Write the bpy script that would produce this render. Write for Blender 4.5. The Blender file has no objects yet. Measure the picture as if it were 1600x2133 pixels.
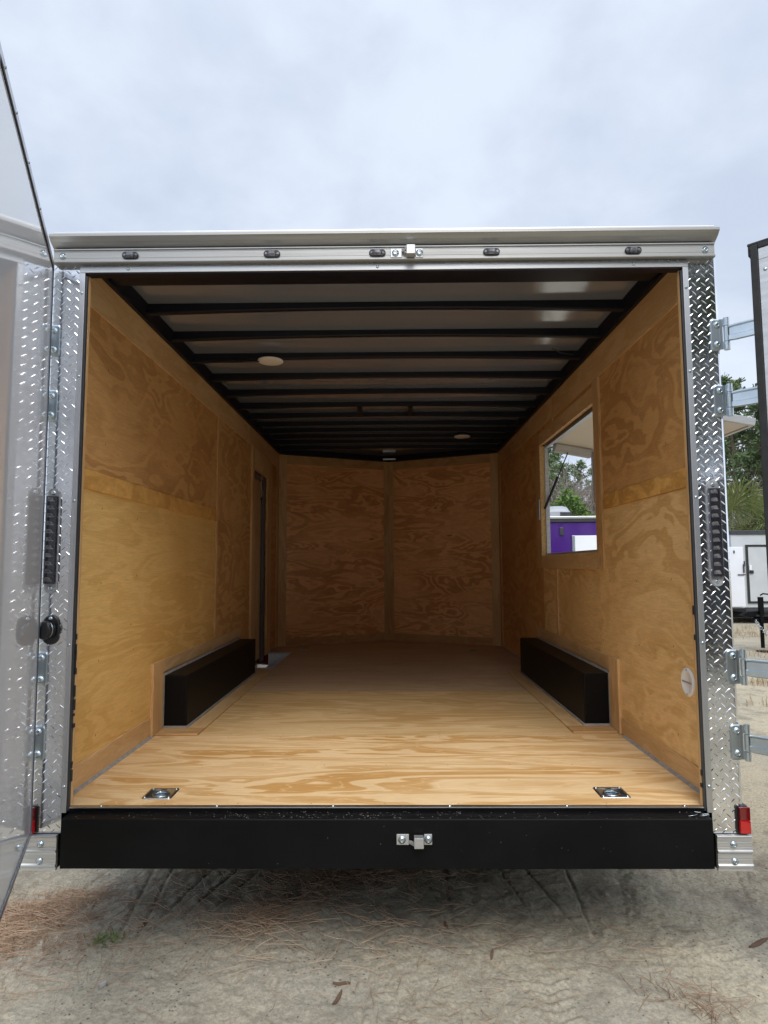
import bpy, math, random
import numpy as np
from mathutils import Matrix, Vector
random.seed(7)
rng = np.random.default_rng(7)
R = math.radians
sc = bpy.context.scene
COL = sc.collection

# ------------------------------------------------------------------ camera
cd = bpy.data.cameras.new('camera')
cam = bpy.data.objects.new('camera', cd)
COL.objects.link(cam)
r_ = Vector((0.99992173, 0.01163776, -0.00459372))
u_ = Vector((0.00555253, -0.08374344, 0.99647188))
f_ = Vector((-0.011212, 0.99641939, 0.0838015))
m = Matrix((r_, u_, -f_)).transposed().to_4x4()
m.translation = Vector((0.03068, -2.53857, 0.92517))
cam.matrix_world = m
cd.sensor_width = 36
cd.lens = 36 * 1328.145 / 2133
cd.clip_start = 0.05
cd.clip_end = 2000
sc.camera = cam

# ------------------------------------------------------------------ sky and sun
GZ = -0.6                                   # ground level; z = 0 is the trailer floor
SUN_EL, SUN_AZ = R(52), R(174)              # azimuth clockwise from +Y
w = bpy.data.worlds.new('World')
sc.world = w
w.use_nodes = True
nt = w.node_tree
nt.nodes.clear()


def N(nt, t, **k):
    n = nt.nodes.new(t)
    for a, b in k.items():
        if a.startswith('i_'):
            key = a[2:]
            key = int(key) if key.isdigit() else key
            n.inputs[key].default_value = b
        else:
            setattr(n, a, b)
    return n


def math_n(nt, op, a, b=None, c=None, clamp=False):
    n = nt.nodes.new('ShaderNodeMath')
    n.operation = op
    n.use_clamp = clamp
    for i, x in enumerate((a, b, c)):
        if x is None:
            continue
        if isinstance(x, (int, float)):
            n.inputs[i].default_value = x
        else:
            nt.links.new(x, n.inputs[i])
    return n.outputs[0]


def mixc(nt, fac, a, b, mode='MIX'):
    n = nt.nodes.new('ShaderNodeMix')
    n.data_type = 'RGBA'
    n.blend_type = mode
    for i, x in ((0, fac), (6, a), (7, b)):
        if isinstance(x, (int, float)):
            n.inputs[i].default_value = x
        elif isinstance(x, (tuple, list)):
            n.inputs[i].default_value = (*x[:3], 1)
        else:
            nt.links.new(x, n.inputs[i])
    return n.outputs[2]


def mapr(nt, x, a, b, c=0.0, d=1.0, smooth=False):
    n = nt.nodes.new('ShaderNodeMapRange')
    n.interpolation_type = 'SMOOTHSTEP' if smooth else 'LINEAR'
    nt.links.new(x, n.inputs[0])
    for i, y in enumerate((a, b, c, d)):
        n.inputs[1 + i].default_value = y
    return n.outputs[0]


tc = N(nt, 'ShaderNodeTexCoord')
sep = N(nt, 'ShaderNodeSeparateXYZ')
nt.links.new(tc.outputs['Generated'], sep.inputs[0])
zz = math_n(nt, 'ADD', math_n(nt, 'MAXIMUM', sep.outputs[2], 0.0), 0.33)
cmb = N(nt, 'ShaderNodeCombineXYZ', i_2=0.0)
nt.links.new(math_n(nt, 'DIVIDE', sep.outputs[0], zz), cmb.inputs[0])
nt.links.new(math_n(nt, 'DIVIDE', sep.outputs[1], zz), cmb.inputs[1])
c1 = N(nt, 'ShaderNodeTexNoise', i_Scale=1.55, i_Detail=6.0, i_Roughness=0.52, i_Distortion=0.25)
nt.links.new(cmb.outputs[0], c1.inputs['Vector'])
c2 = N(nt, 'ShaderNodeTexNoise', i_Scale=5.5, i_Detail=6.0, i_Roughness=0.55, i_Distortion=0.2)
nt.links.new(cmb.outputs[0], c2.inputs['Vector'])
cl = math_n(nt, 'ADD', math_n(nt, 'MULTIPLY', c1.outputs[0], 0.72), math_n(nt, 'MULTIPLY', c2.outputs[0], 0.28))
cl = mapr(nt, cl, 0.36, 0.60, 0.0, 1.0, True)
ccol = mixc(nt, cl, (5.35, 6.1, 7.45), (7.05, 7.8, 8.95))
# an overcast sky is brighter overhead and towards the hidden sun
boost = math_n(nt, 'ADD', 1.0, math_n(nt, 'MULTIPLY', mapr(nt, sep.outputs[1], 0.35, -0.6, 0.0, 1.0, True), 0.6))
boost = math_n(nt, 'ADD', boost, math_n(nt, 'MULTIPLY', mapr(nt, sep.outputs[2], 0.62, 1.0, 0.0, 1.0, True), 0.5))
vm = N(nt, 'ShaderNodeVectorMath', operation='SCALE')
nt.links.new(ccol, vm.inputs[0])
nt.links.new(boost, vm.inputs[3])
skyt = N(nt, 'ShaderNodeTexSky', sky_type='NISHITA', sun_disc=False, sun_elevation=SUN_EL, sun_rotation=SUN_AZ)
skc = mixc(nt, 0.93, skyt.outputs[0], vm.outputs[0])
bg = N(nt, 'ShaderNodeBackground', i_Strength=0.1)
nt.links.new(skc, bg.inputs[0])
wo = N(nt, 'ShaderNodeOutputWorld')
nt.links.new(bg.outputs[0], wo.inputs[0])

sl = bpy.data.lights.new('sun', 'SUN')
sl.energy = 1.9
sl.angle = R(36)
sl.color = (1.0, 0.96, 0.9)
sun = bpy.data.objects.new('sun', sl)
COL.objects.link(sun)
sd = Vector((math.sin(SUN_AZ) * math.cos(SUN_EL), math.cos(SUN_AZ) * math.cos(SUN_EL), math.sin(SUN_EL)))
sun.rotation_euler = (-sd).to_track_quat('-Z', 'Y').to_euler()

sc.view_settings.view_transform = 'Standard'
sc.view_settings.look = 'None'
sc.view_settings.exposure = 0.25
sc.view_settings.gamma = 1.0
sc.view_settings.use_curve_mapping = False
sc.cycles.use_denoising = True
sc.cycles.max_bounces = 12
sc.cycles.diffuse_bounces = 6
sc.cycles.glossy_bounces = 6


# ------------------------------------------------------------------ materials
def new_mat(name):
    m = bpy.data.materials.new(name)
    m.use_nodes = True
    nt = m.node_tree
    nt.nodes.clear()
    out = N(nt, 'ShaderNodeOutputMaterial')
    p = N(nt, 'ShaderNodeBsdfPrincipled')
    nt.links.new(p.outputs[0], out.inputs[0])
    return m, nt, p


def coords(nt, scale=(1, 1, 1), rot=(0, 0, 0)):
    tc = N(nt, 'ShaderNodeTexCoord')
    mp = N(nt, 'ShaderNodeMapping')
    mp.inputs['Scale'].default_value = scale
    mp.inputs['Rotation'].default_value = rot
    nt.links.new(tc.outputs['Object'], mp.inputs[0])
    return mp.outputs[0]


def noise(nt, vec, scale, detail=4.0, rough=0.55, dist=0.0, w=None):
    n = N(nt, 'ShaderNodeTexNoise', i_Scale=scale, i_Detail=detail, i_Roughness=rough, i_Distortion=dist)
    if w is not None:
        n.noise_dimensions = '4D'
        if isinstance(w, (int, float)):
            n.inputs['W'].default_value = w
        else:
            nt.links.new(w, n.inputs['W'])
    nt.links.new(vec, n.inputs['Vector'])
    return n.outputs[0]


def bump(nt, p, h, strength, dist=0.01):
    b = N(nt, 'ShaderNodeBump', i_Strength=strength, i_Distance=dist)
    nt.links.new(h, b.inputs['Height'])
    nt.links.new(b.outputs[0], p.inputs['Normal'])
    return b


def simple(name, a, b=None, rough=0.5, metal=0.0, nscale=8.0, bstr=0.0, bscale=None, stretch=(1, 1, 1), rvar=0.0, spec=0.5, coat=0.0):
    m, nt, p = new_mat(name)
    v = coords(nt, stretch)
    n = noise(nt, v, nscale, 5.0, 0.6)
    b = b or tuple(x * 0.85 for x in a)
    nt.links.new(mixc(nt, mapr(nt, n, 0.35, 0.65, 0, 1, True), a, b), p.inputs['Base Color'])
    p.inputs['Metallic'].default_value = metal
    p.inputs['Specular IOR Level'].default_value = spec
    p.inputs['Coat Weight'].default_value = coat
    p.inputs['Coat Roughness'].default_value = 0.03
    if rvar:
        nt.links.new(mapr(nt, n, 0.3, 0.7, max(0.02, rough - rvar), rough + rvar), p.inputs['Roughness'])
    else:
        p.inputs['Roughness'].default_value = rough
    if bstr:
        bump(nt, p, noise(nt, v, bscale or nscale * 4, 4.0), bstr)
    return m


def plywood(name, stretch, light, dark, seedscale=40.0, rough=0.5, k=7.0, contrast=0.85):
    """rotary-cut pine ply: contour bands of a stretched field, fine fibre streaks, warm patches, a few dark specks"""
    m, nt, p = new_mat(name)
    info = N(nt, 'ShaderNodeObjectInfo')
    wv = math_n(nt, 'MULTIPLY', info.outputs['Random'], seedscale)
    v = coords(nt, stretch)
    base = noise(nt, v, 2.2, 3.6, 0.5, 0.7, wv)
    raw_ = math_n(nt, 'PINGPONG', math_n(nt, 'MULTIPLY', base, k), 0.5)
    band = mapr(nt, raw_, 0.12, 0.30, 0.0, 1.0, True)
    line = mapr(nt, math_n(nt, 'PINGPONG', math_n(nt, 'MULTIPLY', base, k * 2.7), 0.5), 0.0, 0.11, 0.42, 0.0, True)
    soft = noise(nt, v, 2.2, 4.0, 0.6, 0.3, wv)
    band = math_n(nt, 'MULTIPLY', band, mapr(nt, soft, 0.34, 0.6, 0.15, 1.0, True))
    fine = noise(nt, coords(nt, tuple(s * (2.0 if s < 1.5 else 9.0) for s in stretch)), 13.0, 6.0, 0.72, 0.1, wv)
    col = mixc(nt, math_n(nt, 'MULTIPLY', band, contrast), light, dark)
    col = mixc(nt, math_n(nt, 'MULTIPLY', line, contrast), col, tuple(min(1, c * 1.16) for c in light))
    fl = mapr(nt, fine, 0.3, 0.7, 0.80, 1.18)
    vmn = N(nt, 'ShaderNodeVectorMath', operation='SCALE')
    nt.links.new(col, vmn.inputs[0])
    nt.links.new(fl, vmn.inputs[3])
    patch = noise(nt, coords(nt), 1.1, 3.0, 0.5, 0.0, wv)
    tint = mixc(nt, mapr(nt, patch, 0.35, 0.68, 0, 1, True), (1.05, 1.02, 0.98), (0.93, 0.86, 0.76))
    col2 = mixc(nt, 1.0, vmn.outputs[0], tint, 'MULTIPLY')
    vor = N(nt, 'ShaderNodeTexVoronoi', i_Scale=3.6)
    nt.links.new(coords(nt, (1, 1, 1)), vor.inputs['Vector'])
    speck = mapr(nt, vor.outputs['Distance'], 0.014, 0.026, 0.75, 0.0)
    col3 = mixc(nt, speck, col2, (0.06, 0.035, 0.02))
    kv = N(nt, 'ShaderNodeTexVoronoi', i_Scale=1.35, i_Randomness=1.0)
    nt.links.new(v, kv.inputs['Vector'])
    wob = math_n(nt, 'ADD', kv.outputs['Distance'], math_n(nt, 'MULTIPLY', math_n(nt, 'SUBTRACT', soft, 0.5), 0.05))
    col3 = mixc(nt, mapr(nt, wob, 0.018, 0.034, 0.75, 0.0, True), col3, tuple(c * 0.33 for c in dark))
    nt.links.new(col3, p.inputs['Base Color'])
    nt.links.new(mapr(nt, fine, 0.3, 0.7, rough - 0.08, rough + 0.12), p.inputs['Roughness'])
    p.inputs['Specular IOR Level'].default_value = 0.35
    bump(nt, p, fine, 0.12, 0.004)
    return m


WL, WD = (0.64, 0.375, 0.150), (0.42, 0.205, 0.066)
ply_wall = plywood('plywood wall', (1.0, 0.6, 1.5), WL, WD, k=9.0, contrast=0.66)
ply_light = plywood('plywood amber sheet', (1.0, 0.45, 2.4), (0.78, 0.52, 0.195), (0.62, 0.365, 0.105), k=8.0, contrast=0.55)
ply_tan = plywood('tan plywood sheet', (1.0, 0.6, 1.5), (0.80, 0.555, 0.265), (0.61, 0.37, 0.14), k=8.0, contrast=0.8)
ply_amber = plywood('amber stained board', (1.4, 0.8, 1.4), (0.72, 0.42, 0.125), (0.53, 0.275, 0.075), k=7.0, contrast=0.8)
ply_nose = plywood('plywood nose', (0.62, 0.62, 2.2), (0.90, 0.53, 0.25), (0.58, 0.26, 0.095), k=10.0, contrast=0.85)
ply_floor = plywood('plywood floor', (0.36, 2.1, 1.0), (0.80, 0.595, 0.345), (0.59, 0.345, 0.125), k=9.0, contrast=1.0)
ply_floor_olive = plywood('plywood floor second sheet', (0.36, 2.3, 1.0), (0.72, 0.525, 0.285), (0.54, 0.335, 0.13), k=9.0, contrast=0.8)
ply_floor_dusty = plywood('dusty plywood floor', (0.36, 2.3, 1.0), (0.62, 0.47, 0.33), (0.48, 0.34, 0.215), k=8.0, contrast=0.6)
pine_y = plywood('pine board along trailer', (2.4, 0.5, 2.4), (0.68, 0.47, 0.25), (0.55, 0.335, 0.145), k=6.0, contrast=0.6)
pine_z = plywood('pine board upright', (2.4, 2.4, 0.5), (0.64, 0.43, 0.22), (0.50, 0.29, 0.115), k=6.0, contrast=0.6)
pine_x = plywood('pine board across trailer', (0.5, 2.4, 2.4), (0.55, 0.35, 0.17), (0.43, 0.24, 0.09), k=6.0, contrast=0.6)
pine_edge = simple('raw ply edge', (0.62, 0.42, 0.2), (0.5, 0.3, 0.12), 0.7, nscale=60)
caulk = simple('grey caulk', (0.36, 0.335, 0.31), (0.27, 0.25, 0.23), 0.6, nscale=30)
alu_rail = simple('dull extruded aluminium', (0.40, 0.395, 0.38), (0.34, 0.335, 0.32), 0.42, 0.8, nscale=3, stretch=(0.5, 1, 18), rvar=0.06)
alu = simple('mill aluminium', (0.58, 0.57, 0.55), (0.49, 0.485, 0.47), 0.34, 1.0, nscale=3, stretch=(0.6, 1, 14), rvar=0.07)
alu_z = simple('aluminium upright trim', (0.58, 0.59, 0.61), (0.50, 0.51, 0.53), 0.40, 1.0, nscale=4, stretch=(10, 10, 0.5), rvar=0.06)
alu_white = simple('satin aluminium', (0.60, 0.60, 0.595), (0.52, 0.52, 0.515), 0.4, 0.75, nscale=6, stretch=(0.6, 1, 10), rvar=0.05)
zinc = simple('zinc plated steel', (0.55, 0.61, 0.65), (0.48, 0.54, 0.58), 0.32, 1.0, nscale=7, rvar=0.05)
zinc_bolt = simple('zinc bolt', (0.6, 0.68, 0.72), (0.4, 0.46, 0.5), 0.22, 1.0, nscale=40)
black_paint = simple('black enamel', (0.0035, 0.0035, 0.004), (0.0055, 0.0055, 0.006), 0.45, nscale=3, bstr=0.05, bscale=60, rvar=0.08, spec=0.12)
black_box = simple('black wheel box coating', (0.004, 0.004, 0.0043), (0.005, 0.005, 0.0053), 0.45, nscale=2, spec=0.14)
black_beam = simple('black steel beam', (0.007, 0.008, 0.014), (0.010, 0.011, 0.017), 0.4, nscale=6, spec=0.25)
black_rubber = simple('black rubber', (0.012, 0.012, 0.013), (0.02, 0.02, 0.02), 0.65, nscale=20)
black_plastic = simple('black plastic', (0.012, 0.012, 0.013), (0.016, 0.016, 0.017), 0.3, nscale=20)
smoked = simple('smoked lens', (0.018, 0.018, 0.022), (0.03, 0.03, 0.036), 0.08, nscale=30, coat=0.6)
led_dim = simple('unlit lamp reflector', (0.34, 0.34, 0.38), (0.16, 0.16, 0.18), 0.16, 0.6, nscale=50)
clear_rim = simple('clear plastic lamp base', (0.38, 0.38, 0.40), (0.22, 0.22, 0.23), 0.15, nscale=40, coat=0.4)
red_lens = simple('red lens', (0.50, 0.006, 0.008), (0.42, 0.004, 0.006), 0.12, nscale=60, coat=0.6)
red_dark = simple('dark red lens', (0.17, 0.004, 0.006), (0.13, 0.003, 0.005), 0.14, nscale=60, coat=0.6)
white_plastic = simple('white plastic', (0.88, 0.87, 0.85), (0.83, 0.82, 0.80), 0.4, nscale=10)
clear_grey = simple('pale grey lamp housing', (0.50, 0.49, 0.46), (0.44, 0.43, 0.40), 0.4, nscale=6)
cream_liner = simple('cream hatch liner', (0.88, 0.82, 0.69), (0.84, 0.78, 0.65), 0.5, nscale=3)
red_skin = simple('dark red skin', (0.16, 0.012, 0.016), (0.13, 0.010, 0.014), 0.18, nscale=2, coat=0.7)
roof_skin = simple('roof skin', (0.7, 0.71, 0.72), (0.62, 0.63, 0.64), 0.4, 0.6, nscale=3)
grey_steel = simple('grey jamb', (0.10, 0.115, 0.14), (0.085, 0.10, 0.12), 0.35, 0.3, nscale=6)
white_skin = simple('white trailer skin', (0.52, 0.545, 0.55), (0.47, 0.495, 0.50), 0.3, nscale=1.5)
white_door = simple('white door skin', (0.80, 0.82, 0.85), (0.76, 0.78, 0.81), 0.3, nscale=2)
purple_skin = simple('purple skin', (0.058, 0.014, 0.175), (0.05, 0.012, 0.155), 0.14, nscale=2, coat=0.15, bstr=0.03, bscale=2)
dark_trim = simple('dark grey trim', (0.03, 0.032, 0.036), (0.04, 0.042, 0.046), 0.4, nscale=8)
ac_grey = simple('grey cooler housing', (0.33, 0.35, 0.38), (0.28, 0.30, 0.33), 0.4, nscale=4)
chain_mat = simple('dull steel chain', (0.62, 0.60, 0.55), (0.5, 0.48, 0.44), 0.4, 0.3, nscale=50)
tyre_mat = simple('tyre rubber', (0.02, 0.02, 0.02), (0.03, 0.03, 0.028), 0.8, nscale=30)
nail_mat = simple('dark nail head', (0.05, 0.035, 0.025), None, 0.6)
wire_mat = simple('dark wire', (0.03, 0.045, 0.05), None, 0.4)

# ceiling sheet: grey-brown, glossy enough to mirror the hatch opening
ceil_mat, nt, p = new_mat('grey ceiling sheet')
v = coords(nt)
n = noise(nt, coords(nt, (0.6, 4, 1)), 2.0, 4.0)
nt.links.new(mixc(nt, n, (0.345, 0.39, 0.47), (0.29, 0.335, 0.405)), p.inputs['Base Color'])
p.inputs['Metallic'].default_value = 0.38
p.inputs['Roughness'].default_value = 0.13
p.inputs['Specular IOR Level'].default_value = 1.0
p.inputs['Coat Weight'].default_value = 0.6
p.inputs['Coat Roughness'].default_value = 0.12
bump(nt, p, noise(nt, v, 5.0, 2.0), 0.06, 0.02)

# polished tread plate
plate_mat, nt, p = new_mat('polished tread plate')
v = coords(nt)
n = noise(nt, v, 5.0, 6.0, 0.65)
nt.links.new(mixc(nt, mapr(nt, n, 0.35, 0.65, 0, 1, True), (0.80, 0.81, 0.83), (0.62, 0.63, 0.65)), p.inputs['Base Color'])
p.inputs['Metallic'].default_value = 1.0
nt.links.new(mapr(nt, n, 0.3, 0.7, 0.05, 0.24), p.inputs['Roughness'])
bump(nt, p, noise(nt, v, 26.0, 2.0), 0.05, 0.01)

# glossy door skin
door_mat, nt, p = new_mat('glossy white door skin')
v = coords(nt)
n = noise(nt, v, 2.0, 3.0)
nt.links.new(mixc(nt, n, (0.82, 0.83, 0.845), (0.78, 0.79, 0.805)), p.inputs['Base Color'])
p.inputs['Roughness'].default_value = 0.04
p.inputs['Metallic'].default_value = 0.16
p.inputs['Specular IOR Level'].default_value = 0.5

# ground: pale packed sand
sand_mat, nt, p = new_mat('packed sand')
v = coords(nt)
big = noise(nt, v, 0.55, 5.0, 0.6, 0.4)
mid = noise(nt, v, 4.0, 7.0, 0.68, 0.3)
fin = noise(nt, v, 70.0, 6.0, 0.75)
col = mixc(nt, mapr(nt, big, 0.36, 0.64, 0, 1, True), (0.55, 0.475, 0.335), (0.40, 0.365, 0.29))
col = mixc(nt, mapr(nt, mid, 0.48, 0.68, 0, 0.8, True), col, (0.26, 0.225, 0.17))
col = mixc(nt, mapr(nt, fin, 0.40, 0.72, 0, 0.85), col, (0.17, 0.155, 0.125), 'MIX')
vor = N(nt, 'ShaderNodeTexVoronoi', i_Scale=38.0, i_Randomness=1.0)
nt.links.new(v, vor.inputs['Vector'])
sp = math_n(nt, 'MULTIPLY', mapr(nt, vor.outputs['Distance'], 0.10, 0.20, 0.85, 0.0), mapr(nt, noise(nt, v, 2.3, 4.0), 0.46, 0.6, 0, 1, True))
col = mixc(nt, sp, col, (0.05, 0.042, 0.035))
nt.links.new(col, p.inputs['Base Color'])
p.inputs['Roughness'].default_value = 0.95
p.inputs['Specular IOR Level'].default_value = 0.15
hh = math_n(nt, 'ADD', math_n(nt, 'MULTIPLY', fin, 0.35), mid)
bump(nt, p, hh, 1.0, 0.014)


def leafy(name, a, b, rough=0.6):
    m, nt, p = new_mat(name)
    info = N(nt, 'ShaderNodeObjectInfo')
    n = noise(nt, coords(nt), 1.6, 5.0, 0.7)
    c = mixc(nt, mapr(nt, n, 0.3, 0.7, 0, 1), a, b)
    vmn = N(nt, 'ShaderNodeVectorMath', operation='SCALE')
    nt.links.new(c, vmn.inputs[0])
    nt.links.new(mapr(nt, info.outputs['Random'], 0, 1, 0.75, 1.25), vmn.inputs[3])
    nt.links.new(vmn.outputs[0], p.inputs['Base Color'])
    p.inputs['Roughness'].default_value = rough
    p.inputs['Specular IOR Level'].default_value = 0.25
    return m


pine_leaf = leafy('pine needles', (0.058, 0.098, 0.042), (0.12, 0.165, 0.068))
young_leaf = leafy('young pine needles', (0.085, 0.165, 0.040), (0.16, 0.25, 0.07))
palm_leaf = leafy('palm fronds', (0.125, 0.17, 0.048), (0.28, 0.31, 0.11), 0.45)
dry_leaf = leafy('dry fronds', (0.30, 0.20, 0.10), (0.20, 0.13, 0.07), 0.8)
bark = leafy('pine bark', (0.14, 0.105, 0.08), (0.22, 0.17, 0.14), 0.9)
grey_bark = leafy('bare grey branches', (0.22, 0.19, 0.165), (0.30, 0.26, 0.225), 0.9)
straw_mat = leafy('pine straw', (0.21, 0.115, 0.070), (0.46, 0.33, 0.225), 0.7)
grass_dry = leafy('dry grass', (0.42, 0.30, 0.15), (0.30, 0.20, 0.10), 0.8)
weed_mat = leafy('weed', (0.10, 0.15, 0.04), (0.16, 0.2, 0.06))
chip_mat = leafy('bark chip', (0.10, 0.06, 0.04), (0.17, 0.11, 0.075), 0.9)


# ------------------------------------------------------------------ mesh builder
class MB:
    def __init__(s):
        s.v, s.f, s.s, s.m, s.cur = [], [], [], [], 0

    def add(s, verts, faces, smooth=False, M=None):
        o = len(s.v)
        if M is not None:
            verts = [tuple(M @ Vector(p)) for p in verts]
        s.v.extend(tuple(p) for p in verts)
        for f in faces:
            s.f.append(tuple(i + o for i in f))
            s.s.append(smooth)
            s.m.append(s.cur)
        return s

    def box(s, x0, x1, y0, y1, z0, z1, M=None):
        x0, x1 = min(x0, x1), max(x0, x1)
        y0, y1 = min(y0, y1), max(y0, y1)
        z0, z1 = min(z0, z1), max(z0, z1)
        vs = [(x0, y0, z0), (x1, y0, z0), (x1, y1, z0), (x0, y1, z0), (x0, y0, z1), (x1, y0, z1), (x1, y1, z1), (x0, y1, z1)]
        return s.add(vs, [(0, 3, 2, 1), (4, 5, 6, 7), (0, 1, 5, 4), (1, 2, 6, 5), (2, 3, 7, 6), (3, 0, 4, 7)], M=M)

    def rings(s, rings, cap=True, smooth=True, M=None, closed=False):
        n = len(rings[0])
        vs = [p for r in rings for p in r]
        fs = []
        k = len(rings)
        for i in range(k if closed else k - 1):
            a, b = i * n, ((i + 1) % k) * n
            for j in range(n):
                fs.append((a + j, a + (j + 1) % n, b + (j + 1) % n, b + j))
        s.add(vs, fs, smooth, M)
        if cap and not closed:
            s.add(rings[0][::-1], [tuple(range(n))], False, M)
            s.add(rings[-1], [tuple(range(n))], False, M)
        return s

    def tube(s, path, r, n=8, cap=True, M=None, closed=False):
        path = [Vector(p) for p in path]
        rr = r if isinstance(r, (list, tuple)) else [r] * len(path)
        rings = []
        ref = None
        for i, p in enumerate(path):
            if closed:
                d = (path[(i + 1) % len(path)] - path[i - 1]).normalized()
            else:
                d = (path[min(i + 1, len(path) - 1)] - path[max(i - 1, 0)]).normalized()
            if ref is None:
                ref = Vector((0, 0, 1)) if abs(d.z) < 0.9 else Vector((1, 0, 0))
            a = (ref - d * ref.dot(d)).normalized()
            b = d.cross(a)
            ref = a
            rings.append([tuple(p + (a * math.cos(2 * math.pi * k / n) + b * math.sin(2 * math.pi * k / n)) * rr[i]) for k in range(n)])
        return s.rings(rings, cap, True, M, closed)

    def lathe(s, prof, c, axis, n=24, M=None):
        """prof: (radius, height) pairs along axis from c"""
        axis = Vector(axis).normalized()
        ref = Vector((0, 0, 1)) if abs(axis.z) < 0.9 else Vector((1, 0, 0))
        a = (ref - axis * ref.dot(axis)).normalized()
        b = axis.cross(a)
        c = Vector(c)
        rings = [[tuple(c + axis * h + (a * math.cos(2 * math.pi * k / n) + b * math.sin(2 * math.pi * k / n)) * max(r, 1e-4)) for k in range(n)] for r, h in prof]
        return s.rings(rings, True, True, M)

    def prism(s, prof, axis, a0, a1, M=None):
        """extrude a 2-D outline along x, y or z; the outline holds the other two axes in order"""
        def P(q, t):
            return {'x': (t, q[0], q[1]), 'y': (q[0], t, q[1]), 'z': (q[0], q[1], t)}[axis]
        n = len(prof)
        vs = [P(q, a0) for q in prof] + [P(q, a1) for q in prof]
        fs = [(i, (i + 1) % n, n + (i + 1) % n, n + i) for i in range(n)] + [tuple(range(n))[::-1], tuple(range(n, 2 * n))]
        return s.add(vs, fs, M=M)

    def bolt(s, c, axis, r=0.008, h=0.005):
        s.lathe([(r * 1.5, 0), (r * 1.5, h * 0.25), (r * 1.05, h * 0.3), (r, h * 0.8), (r * 0.6, h), (r * 0.5, h * 0.75)], c, axis, 14)

    @staticmethod
    def bolts(name, mat, parent, spots, axis, r, h):
        for c in spots:
            b = MB()
            b.bolt(c, axis, r, h)
            b.build(name, mat, parent)

    @staticmethod
    def rivets(mat, parent, spots, axis, r=0.006):
        for c in spots:
            b = MB()
            b.rivet(c, axis, r)
            b.build('rivet', mat, parent)

    def rivet(s, c, axis, r=0.006):
        s.lathe([(r, 0), (r * 0.85, r * 0.4), (r * 0.4, r * 0.62)], c, axis, 10)

    def build(s, name, mat, parent=None, bevel=0.0, seg=2, recalc=True, auto=False):
        me = bpy.data.meshes.new(name)
        me.from_pydata(s.v, [], s.f)
        me.polygons.foreach_set('use_smooth', s.s)
        me.polygons.foreach_set('material_index', s.m)
        mats = mat if isinstance(mat, (list, tuple)) else [mat]
        for x in mats:
            me.materials.append(x)
        if recalc and len(s.f) < 60000:
            import bmesh
            b = bmesh.new()
            b.from_mesh(me)
            bmesh.ops.recalc_face_normals(b, faces=b.faces)
            b.to_mesh(me)
            b.free()
        me.update()
        o = bpy.data.objects.new(name, me)
        COL.objects.link(o)
        if parent is not None:
            o.parent = parent
            if parent.type == 'EMPTY':
                o.matrix_parent_inverse = Matrix.Translation(-parent.location)
        if bevel:
            bm = o.modifiers.new('bevel', 'BEVEL')
            bm.width = bevel
            bm.segments = seg
            bm.limit_method = 'ANGLE'
            bm.angle_limit = R(40)
        return o


def tag(o, label=None, cat=None, group=None, kind=None):
    for k, v in (('label', label), ('category', cat), ('group', group), ('kind', kind)):
        if v:
            o[k] = v
    return o


def thing(name, loc, label, cat, group=None):
    o = bpy.data.objects.new(name, None)
    o.empty_display_size = 0.3
    o.location = loc
    COL.objects.link(o)
    return tag(o, label, cat, group)


def copy_tree(root, loc, rotz=0.0, scale=1.0):
    r = root.copy()
    COL.objects.link(r)
    r.location = loc
    r.rotation_euler = (0, 0, rotz)
    r.scale = (scale, scale, scale)
    for ch in list(root.children):
        c = ch.copy()
        COL.objects.link(c)
        c.parent = r
        for g in list(ch.children):
            d = g.copy()
            COL.objects.link(d)
            d.parent = c
    return r


def sheet(mb, plane, us, vs, at, holes=()):
    """a rectilinear sheet on x / y / z = at with rectangular holes (u0,u1,v0,v1)"""
    us, vs = set(us), set(vs)
    for a, b, c, d in holes:
        us |= {a, b}
        vs |= {c, d}
    us, vs = sorted(us), sorted(vs)
    idx = {}
    verts, faces = [], []

    def vid(i, j):
        if (i, j) not in idx:
            u, w = us[i], vs[j]
            idx[(i, j)] = len(verts)
            verts.append({'x': (at, u, w), 'y': (u, at, w), 'z': (u, w, at)}[plane])
        return idx[(i, j)]
    for i in range(len(us) - 1):
        for j in range(len(vs) - 1):
            cu, cv = (us[i] + us[i + 1]) / 2, (vs[j] + vs[j + 1]) / 2
            if any(a < cu < b and c < cv < d for a, b, c, d in holes):
                continue
            faces.append((vid(i, j), vid(i + 1, j), vid(i + 1, j + 1), vid(i, j + 1)))
    mb.add(verts, faces)


# ------------------------------------------------------------------ ground (one sheet)
GR = {}


def vnoise(x, y, s, seed):
    if seed not in GR:
        GR[seed] = np.random.default_rng(seed).random((256, 256))
    g = GR[seed]
    xs, ys = x / s, y / s
    xi, yi = np.floor(xs).astype(int), np.floor(ys).astype(int)
    fx, fy = xs - xi, ys - yi
    fx, fy = fx * fx * (3 - 2 * fx), fy * fy * (3 - 2 * fy)
    a, b, c, d = g[xi % 256, yi % 256], g[(xi + 1) % 256, yi % 256], g[xi % 256, (yi + 1) % 256], g[(xi + 1) % 256, (yi + 1) % 256]
    return (a * (1 - fx) + b * fx) * (1 - fy) + (c * (1 - fx) + d * fx) * fy - 0.5


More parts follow.
